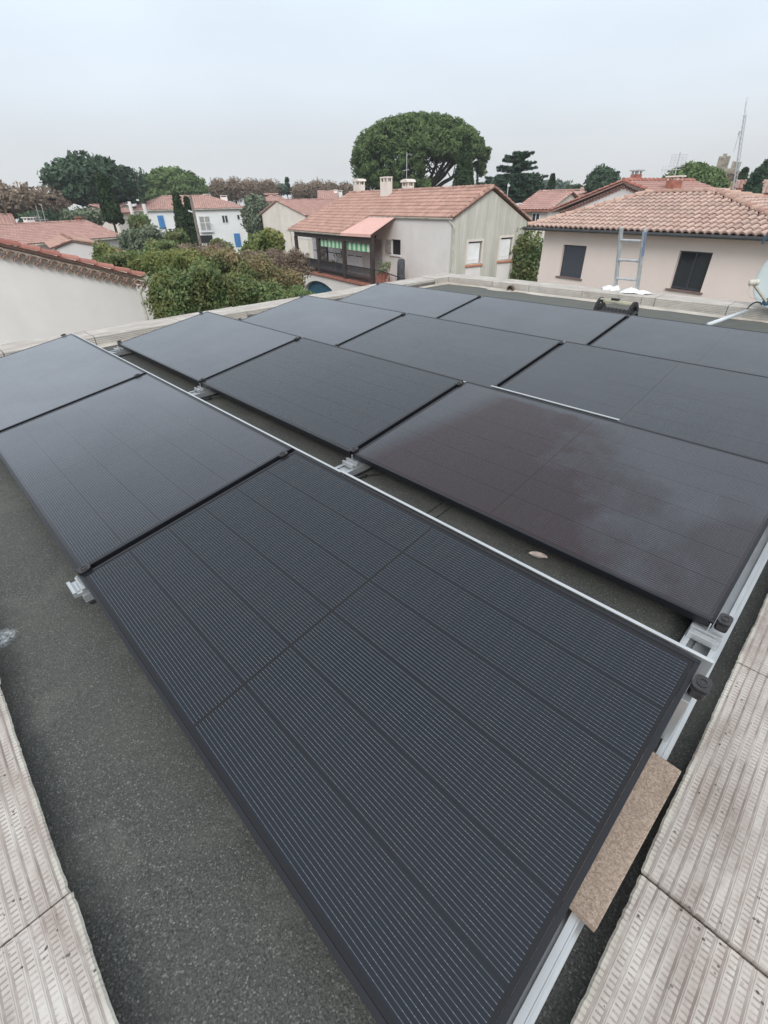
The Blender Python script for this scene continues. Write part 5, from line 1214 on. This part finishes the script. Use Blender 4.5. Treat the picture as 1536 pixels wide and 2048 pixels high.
# ------------------------------------------------------------------ vegetation
def box_px(l, r, t, bt, D):
    cx = (l+r)/2; a, c = at(l, (t+bt)/2, D), at(r, (t+bt)/2, D); rx = math.hypot(a[0]-c[0], a[1]-c[1])/2
    m = at(cx, (t+bt)/2, D); return (m[0], m[1]), rx, at(cx, t, D)[2], at(cx, bt, D)[2]
def tree(name, l, r, t, bt, D, kind, label, mat, n=60, per=90, cr=.9, leaf=.28, trunk=.3, cat='tree', group=None, bark='bark', aspect=.45, ry=None, lean=0, hollow=.45, squash=.75, seed=0, limbs=14, tb=0.):
    global RNG
    RNG = np.random.default_rng(1000+seed+int(l+t)); (x, y), rx, zt, zb = box_px(l, r, t, bt, D); ry = ry or rx*.85; H = zt-zb; C_ = []; R_ = []
    o = empty(name, (x, y, GZ), 0, label, cat, group); S = (x, y, GZ)
    for i in range(n):
        if kind == 'dome':
            while True:
                d = RNG.normal(0, 1, 3); d /= np.linalg.norm(d)
                if d[2] > -.18: break
            k = .80+.2*RNG.random() if i % 4 else .55+.3*RNG.random(); c = (x+d[0]*rx*k*(1-.0), y+d[1]*ry*k, zb+H*.12+max(d[2], -.12)*H*.86*k)
            rr = cr*(.7+.6*RNG.random())
        elif kind == 'round':
            d = RNG.normal(0, 1, 3); d /= np.linalg.norm(d); k = .72*(RNG.random()**.35); lump = 1+.13*math.sin(3*math.atan2(d[1], d[0])+seed)+.10*math.sin(4*d[2]*2+seed*2); c = (x+d[0]*rx*k*lump*1.12, y+d[1]*ry*k*lump, (zt+zb)/2+d[2]*H*.5*k*lump*1.12); rr = cr*(.6+.8*RNG.random())
        elif kind == 'column':
            tt = RNG.random()**.9; w_ = (1-tt)**.62*(.35+.65*min(1, tt*5+.55)); a = RNG.random()*2*PI; c = (x+rx*w_*.5*math.cos(a)+lean*tt, y+rx*w_*.5*math.sin(a), zb+H*.97*tt); rr = min(cr, rx*.75)*(.4+.5*(1-tt))
        elif kind == 'cone':
            tt = RNG.random()**.8; a = RNG.random()*2*PI; w_ = (1-tt)*(.55+.5*RNG.random()); c = (x+rx*w_*math.cos(a), y+rx*w_*math.sin(a), zb+H*tt); rr = cr*(1.2-tt*.8)
        elif kind == 'box':
            bx_, by_ = RNG.random()*2-1, RNG.random()*2-1; tp = .80+.10*math.sin(bx_*5+seed)+.08*math.sin(bx_*11+by_*6+seed*3); c = (x+rx*bx_*.95, y+ry*by_*.9, zb+H*(.04+(tp-.04)*RNG.random()**.55)+(H*.10*RNG.random() if i % 9 == 0 else 0)); rr = cr*(.45+.9*RNG.random())*(.6 if i % 9 == 0 else 1)
        C_.append(c); R_.append(rr)
    th = GZ
    b = MB(); top = (x, y, zb+H*(.35 if kind in ('round', 'box') else .12 if kind == 'dome' else .9)); limb(b, (x, y, GZ), top, trunk, trunk*(.55 if kind in ('dome', 'round') else .25), .04, 8, 5)
    if kind in ('dome', 'round', 'box'):
        for i in RNG.choice(n, min(limbs, n), replace=False): limb(b, (x, y, top[2]-H*.12*RNG.random()), C_[i], trunk*.45, trunk*.1, .12, 5)
    b.build('trunk', M[bark], o, S)
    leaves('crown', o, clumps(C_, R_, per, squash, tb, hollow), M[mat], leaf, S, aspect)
    return o
PG = 'pines and cypresses on the skyline'
# the umbrella pine: a wide dome on spreading limbs
def umbrella_pine():
    global RNG
    RNG = np.random.default_rng(77); D = 70; (x, y), rx, zt, zb = box_px(702, 976, 229, 385, D); o = empty('umbrella_pine', (x, y, GZ), 0, 'huge dome shaped umbrella pine on the skyline behind the balcony house', 'tree'); S = (x, y, GZ)
    u = np.array((CR[0][0], CR[0][1], 0)); u /= np.linalg.norm(u); v = np.array((-u[1], u[0], 0)); C_ = []; R_ = []; ctr = np.array((x, y, 0)); H = zt-zb
    prof = [(0.0, .99), (.13, .86), (.30, .94), (.5, .97), (.7, .92), (.85, .72), (.95, .46), (1.0, .12)]
    def wr(h, s):
        for (a, w0), (c, w1) in zip(prof, prof[1:]):
            if h <= c: f = (h-a)/(c-a); return (w0+(w1-w0)*f)*(1.0 if s < 0 else .98)
        return .1
    for i in range(620):
        a = RNG.random()*2*PI; h = RNG.random()**.85; s = math.cos(a)
        if s > .1 and h < .42: h = .42+.3*RNG.random()       # the right side is open below: limbs show there
        if s > .72 and h < .5: continue
        k = .90+.10*RNG.random() if i % 5 else .45+.4*RNG.random()
        w_ = rx*wr(h, s)*k*(1+.05*math.sin(5*a)); p = ctr+u*w_*math.cos(a)+v*w_*math.sin(a)*.9; C_.append((p[0], p[1], zb+H*h*.95)); R_.append(.52+.34*RNG.random())
    for i in range(170):      # top cap
        a = RNG.random()*2*PI; k = math.sqrt(RNG.random()); p = ctr+u*rx*k*.9*math.cos(a)+v*rx*k*.85*math.sin(a); C_.append((p[0], p[1], zt-H*.42*k**2.6-.5-RNG.random()*.3)); R_.append(.55+.3*RNG.random())
    for i in range(26):       # detached tuft at the right
        p = ctr+u*rx*(.86+.13*RNG.random())+v*rx*.3*(RNG.random()-.5); C_.append((p[0], p[1], zb+H*(.24+.30*RNG.random()))); R_.append(.35+.25*RNG.random())
    b = MB(); fx = ctr+u*rx*.06; fork = (fx[0], fx[1], zb-.2)
    limb(b, (fx[0], fx[1], GZ), fork, .62, .55, .03, 9)
    for k, (du, hh) in enumerate(((-.55, .45), (-.28, .5), (-.08, .56), (.10, .58), (.3, .55), (.5, .52), (.70, .55), (-.75, .38), (.85, .45), (0, .5), (.4, .5), (-.4, .5))):
        e = ctr+u*rx*du+v*rx*.5*math.sin(k*2.4); m = np.array(fork)*.45+np.array((e[0], e[1], zb+H*hh))*.55; m[2] -= H*.05; limb(b, fork, m, .30, .2, .06, 7, 4)
        limb(b, m, (e[0], e[1], zb+H*hh), .2, .10, .08, 6, 3)
        for j in range(4):
            d = RNG.normal(0, 1, 3); limb(b, m, (m[0]+d[0]*1.8, m[1]+d[1]*1.8, m[2]+1.2+abs(d[2])*1.5), .10, .03, .12, 4, 3)
    b.build('trunk', M['bark'], o, S)
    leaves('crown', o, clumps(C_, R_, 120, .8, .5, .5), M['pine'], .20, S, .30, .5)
umbrella_pine()
tree('cypress', 905, 953, 272, 395, 58, 'column', 'tall narrow dark cypress standing in front of the right part of the umbrella pine', 'cypress', 130, 90, .8, .20, .25, seed=1)
tree('cypress', 949, 958, 352, 392, 90, 'column', 'tiny slim cypress between the umbrella pine and the cedar', 'cypress', 24, 40, .5, .2, .1, seed=2)
tree('dark_pine', 113, 262, 319, 408, 86, 'round', 'big irregular dark blue green pine on the skyline at the left', 'pine_dark', 210, 110, 1.5, .34, .5, seed=3, ry=7)
tree('rounded_pine', 268, 417, 343, 400, 106, 'dome', 'broad rounded green pine behind the long white house', 'pine', 220, 110, 1.25, .34, .45, seed=4)
tree('rounded_pine', 1318, 1446, 336, 398, 62, 'dome', 'wide flat topped pine at the right, behind the grid antenna', 'pine', 210, 110, .85, .24, .4, seed=5)
tree('dense_tree', 1174, 1232, 338, 392, 78, 'round', 'rounded bushy evergreen left of the scalloped gable house', 'pine_dark', 90, 80, .9, .26, .3, seed=6)
tree('cypress', 1096, 1111, 348, 384, 80, 'column', 'slim dark cypress rising alone above the small cream house', 'cypress', 50, 60, .7, .22, .15, seed=7)
tree('cypress', 193, 236, 345, 446, 62, 'column', 'tall dark cypress in front of the big dark pine, left of the white posts', 'cypress', 110, 80, .8, .22, .2, seed=8)
tree('cypress', 345, 378, 383, 490, 60, 'column', 'left and taller of the two cypresses before the long white house', 'cypress', 110, 80, .62, .2, .2, seed=9)
tree('cypress', 370, 394, 393, 490, 60, 'column', 'right and shorter of the two cypresses, beside the wooden pole', 'cypress', 90, 80, .55, .2, .2, seed=10)
tree('cypress', 568, 582, 356, 386, 120, 'column', 'small lone cypress on the skyline between the rows of brown plane trees', 'cypress', 40, 50, .9, .3, .2, seed=11)
tree('cypress', 1474, 1497, 338, 372, 76, 'column', 'dark leaning pointed cypress right of the mast', 'cypress', 40, 60, .8, .25, .2, seed=12)
tree('conifer', 1496, 1560, 325, 385, 62, 'cone', 'ragged dark conifer at the right edge behind the distant houses', 'pine_dark', 90, 70, .8, .24, .25, seed=13)
tree('conifer', 1490, 1520, 352, 410, 46, 'cone', 'thin dark shrub like conifer just over the pink house roof at the right', 'cedar', 45, 60, .5, .18, .12, seed=14)
tree('olive_tree', 486, 542, 388, 480, 78, 'round', 'grey green olive tree between the long white house and the cream gable', 'olive', 120, 90, 1.1, .28, .25, seed=15)
tree('dark_bush', 553, 572, 372, 386, 118, 'round', 'small dark green bush beside the lone skyline cypress', 'far_green', 20, 50, .9, .3, .1, seed=16)
tree('dark_tree', 1448, 1476, 354, 385, 84, 'round', 'brownish bare tree at the foot of the stone tower', 'plane', 50, 50, 1.0, .26, .2, seed=17)
for i, (l, r, t) in enumerate(((1062, 1085, 374), (1080, 1100, 366), (1106, 1120, 366), (1118, 1136, 372))):
    tree('distant_tree', l, r, t, 392, 190, 'round', 'hazy blue green tree on the far horizon behind the small cream house', 'far_green', 26, 50, 2.0, .7, .3, group='hazy trees on the far horizon', seed=20+i)
for i, (l, r, t) in enumerate(((1134, 1146, 376), (1146, 1162, 372), (1160, 1176, 378))):
    tree('dark_tree', l, r, t, 394, 110, 'round', ['low dark tree left in the trio beyond the small cream house', 'spiky dark tree in the middle of the trio beyond the small cream house', 'low dark tree right in the trio beyond the small cream house'][i], 'cypress', 26, 50, .9, .3, .15, group='trio of dark trees', seed=26+i)
GP = 'brown plane trees in rows on the skyline'
for i, (l, r, t, D) in enumerate(((418, 458, 362, 112), (448, 492, 361, 113), (482, 524, 362, 114), (514, 556, 362, 115), (584, 622, 369, 118), (612, 652, 364, 118), (640, 682, 366, 118), (668, 712, 370, 118))):
    tree('plane_tree', l, r, t, 405, D, 'round', 'brown leaved plane tree in a row on the skyline behind the roofs' , 'plane', 75, 60, 1.3, .30, .3, group=GP, aspect=.25, seed=30+i, tb=.4)
for i, (l, r, t, bt, D) in enumerate(((-40, 46, 372, 440, 72), (28, 84, 381, 436, 76), (70, 128, 380, 440, 80))):
    tree('plane_tree', l, r, t, bt, D, 'round', ['large bare plane tree cut by the left edge, rusty leaves and dark trunk', 'rusty plane tree with pale branches, second from the left edge', 'rusty plane tree touching the left side of the big dark pine'][i], 'plane', 60, 48, 1.2, .24, .38, group='rusty plane trees at the left', bark='bark_pale', aspect=.5, seed=40+i, limbs=44, hollow=.3)
# cedar with flat tiers
def cedar():
    global RNG
    RNG = np.random.default_rng(9); D = 60; c = at(1030, 385, D); x, y = c[0], c[1]; o = empty('cedar', (x, y, GZ), 0, 'dark cedar with flat tiered branches right of the umbrella pine', 'tree'); S = (x, y, GZ); u = np.array((CR[0][0], CR[0][1], 0)); u /= np.linalg.norm(u); v = np.array((-u[1], u[0], 0))
    zt = at(1035, 308, D)[2]; b = MB(); limb(b, (x, y, GZ), (x+.1, y, zt), .3, .04, .02, 7, 6); C_ = []; R_ = []; sc_ = D/CF*1.0
    tiers = [(308, 14, 18), (314, -18, 14), (321, -26, 6), (327, 4, 22), (332, 6, 16), (335, -32, 6), (337, 6, 24), (341, -24, 6), (352, -28, 30), (356, -38, 38), (362, -46, 36), (368, -52, 34), (374, -56, 36), (380, -56, 50), (386, -50, 44), (392, -46, 40), (400, -44, 40)]
    for yy, a, c_ in tiers:
        z = at(1030, yy, D)[2]
        for ang in np.linspace(0, 2*PI, 7 if yy < 350 else 13, endpoint=False)+RNG.random():
            s = math.cos(ang); ext = (abs(c_) if s > 0 else abs(a))*sc_*1.05*(.35+.65*abs(s))*(.8+.35*RNG.random())
            if (s > 0 and c_ < 8) or (s < 0 and a > -8): ext = min(ext, .5)
            for k in range(1, 5):
                f = k/4; p = np.array((x, y, z-.05))+u*ext*f*s+v*ext*f*math.sin(ang); C_.append((p[0], p[1], z-.1+.15*f)); R_.append((.20+.16*RNG.random())*(1.3-.5*f)*(1.0 if yy < 350 else 1.8))
            limb(b, (x, y, z-.25), (x+u[0]*ext*s+v[0]*ext*math.sin(ang), y+u[1]*ext*s+v[1]*ext*math.sin(ang), z-.05), .05, .015, .03, 4, 2)
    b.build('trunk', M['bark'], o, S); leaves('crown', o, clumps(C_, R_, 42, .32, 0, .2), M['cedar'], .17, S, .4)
cedar()
# shrubs of the middle ground
for i, a in enumerate((
    (238, 336, 456, 520, 50, 'box', 'grey brown twiggy bush left of the two cypresses', 'olive', 120, 80, .7, .13),
    (332, 376, 458, 512, 46, 'round', 'dark green rounded bush at the foot of the left cypress', 'leaf_g', 50, 80, .6, .14),
    (298, 356, 484, 518, 40, 'box', 'bright green bush in front of the grey brown bush', 'leaf_g', 60, 90, .45, .12),
    (352, 462, 491, 540, 31, 'box', 'pinkish brown seed headed shrub in the middle ground', 'leaf_brown', 120, 90, .42, .09),
    (426, 460, 481, 510, 36, 'box', 'small clipped green shrub behind the pinkish brown shrub', 'leaf_g', 30, 80, .4, .09),
    (448, 492, 508, 548, 27, 'round', 'dark green shrub right of the pinkish brown shrub', 'leaf_g', 40, 90, .35, .08),
    (190, 244, 487, 545, 33, 'round', 'small yellow green tree before the low grey gable', 'leaf_y', 50, 90, .38, .09),
    (205, 300, 505, 550, 27, 'box', 'dark olive hedge just above the corner of the near white house', 'leaf_g', 90, 90, .36, .08),
    (262, 372, 508, 545, 24, 'box', 'yellow green shrubs along the top of the garden wall', 'leaf_y', 90, 90, .30, .07),
    (262, 300, 432, 470, 62, 'round', 'green bush behind the right hand white post', 'leaf_g', 50, 70, .7, .18),
    (120, 205, 424, 452, 70, 'box', 'mixed grey green garden shrubs above the long low roof', 'olive', 80, 70, .8, .2),
    (40, 120, 428, 455, 68, 'box', 'dark garden shrubs behind the antennas on the long low roof', 'pine_dark', 60, 70, .8, .2),
    (484, 556, 478, 560, 25, 'round', 'fig like tree with large yellowing leaves left of the balcony', 'leaf_y', 80, 110, .45, .11),
    (524, 560, 466, 505, 24, 'round', 'bright green top of a large leaved tree beside the balcony house', 'leaf_y', 40, 110, .38, .11),
    (585, 620, 500, 560, 26, 'box', 'thin shrub with creeper beside the balcony downpipe', 'leaf_brown', 30, 60, .3, .07),
    (1030, 1070, 455, 600, 33, 'box', 'dark green hedge in the narrow gap between the mossy gable and the pink house', 'leaf_g', 130, 110, .5, .10))):
    tree('shrub', *a[:6], a[6], a[7], a[8], a[9], a[10], a[11], .07, 'shrub', None, seed=60+i, limbs=10, aspect=.5)
HGR = 'overgrown hedge beyond the long parapet'
for i, a in enumerate((
    (318, 392, 540, 700, 12.5, 'lush green laurel at the corner of the near white house', 'leaf_g', 200, 120),
    (345, 450, 528, 700, 13., 'tallest part of the green laurel hedge, with upright shoots', 'leaf_g', 220, 120),
    (430, 520, 552, 690, 13.5, 'green hedge shrub in the middle with yellowing top leaves', 'leaf_g', 200, 120),
    (312, 400, 512, 560, 15.5, 'yellow green hedge top behind the corner laurel', 'leaf_y', 120, 90),
    (372, 478, 505, 575, 16.5, 'orange tipped photinia crowning the hedge', 'leaf_o', 170, 100),
    (470, 545, 520, 600, 16.0, 'orange and brown photinia right of the hedge top', 'leaf_o', 150, 100),
    (500, 570, 568, 680, 13.5, 'dark green hedge shrub low against the parapet', 'leaf_g', 170, 110),
    (530, 596, 545, 620, 17., 'mixed brown and green shrub in front of the balcony corner', 'leaf_o', 170, 100),
    (560, 622, 588, 650, 15., 'green shrub below the balcony arch', 'leaf_g', 140, 110),
    (480, 600, 505, 560, 22., 'low dry brown shrub under the fig like tree', 'leaf_brown', 130, 90))):
    tree('hedge_shrub', a[0], a[1], a[2], a[3], a[4], 'box', a[5], a[6], int(a[7]*1.3), int(a[8]*1.5), .26, .042, .04, 'shrub', HGR, seed=90+i, limbs=16, aspect=.5, hollow=.3, squash=1.0, tb=.3)
# the rest of the town's greenery seen as one mass
def scrub():
    global RNG
    RNG = np.random.default_rng(5); P = []; N_ = []; T_ = []
    C_ = []; R_ = []
    for i in range(900):
        a = math.radians(RNG.uniform(96, 176)); d = RNG.uniform(104, 185); x, y = CC[0]+d*math.cos(a), CC[1]+d*math.sin(a); C_.append((x, y, GZ+.5+RNG.random()*2.2)); R_.append(1.2+RNG.random()*1.6)
    o = empty('scrub', (0, 60, GZ)); c = leaves('scrub_ground_cover', None, clumps(C_, R_, 60, .7, .4, .4), M['olive'], .5, (0, 60, GZ), .5)
    bpy.data.objects.remove(o); c.location = (0, 60, GZ); tag(c, 'low mixed scrub and garden greenery filling the ground between the distant houses', 'greenery', kind='stuff')
scrub()

# ------------------------------------------------------------------ damp air
b = MB(); b.box(-260, 160, -60, 260, GZ-1, 16)
m_ = bpy.data.materials.new('haze'); m_.use_nodes = True; n_ = m_.node_tree; n_.nodes.remove(n_.nodes['Principled BSDF'])
pv_ = n_.nodes.new('ShaderNodeVolumePrincipled'); pv_.inputs['Color'].default_value = (.86, .90, .95, 1); pv_.inputs['Density'].default_value = .0006
n_.links.new(pv_.outputs[0], n_.nodes['Material Output'].inputs['Volume'])
hz = b.build('haze', m_); tag(hz, kind='stuff')
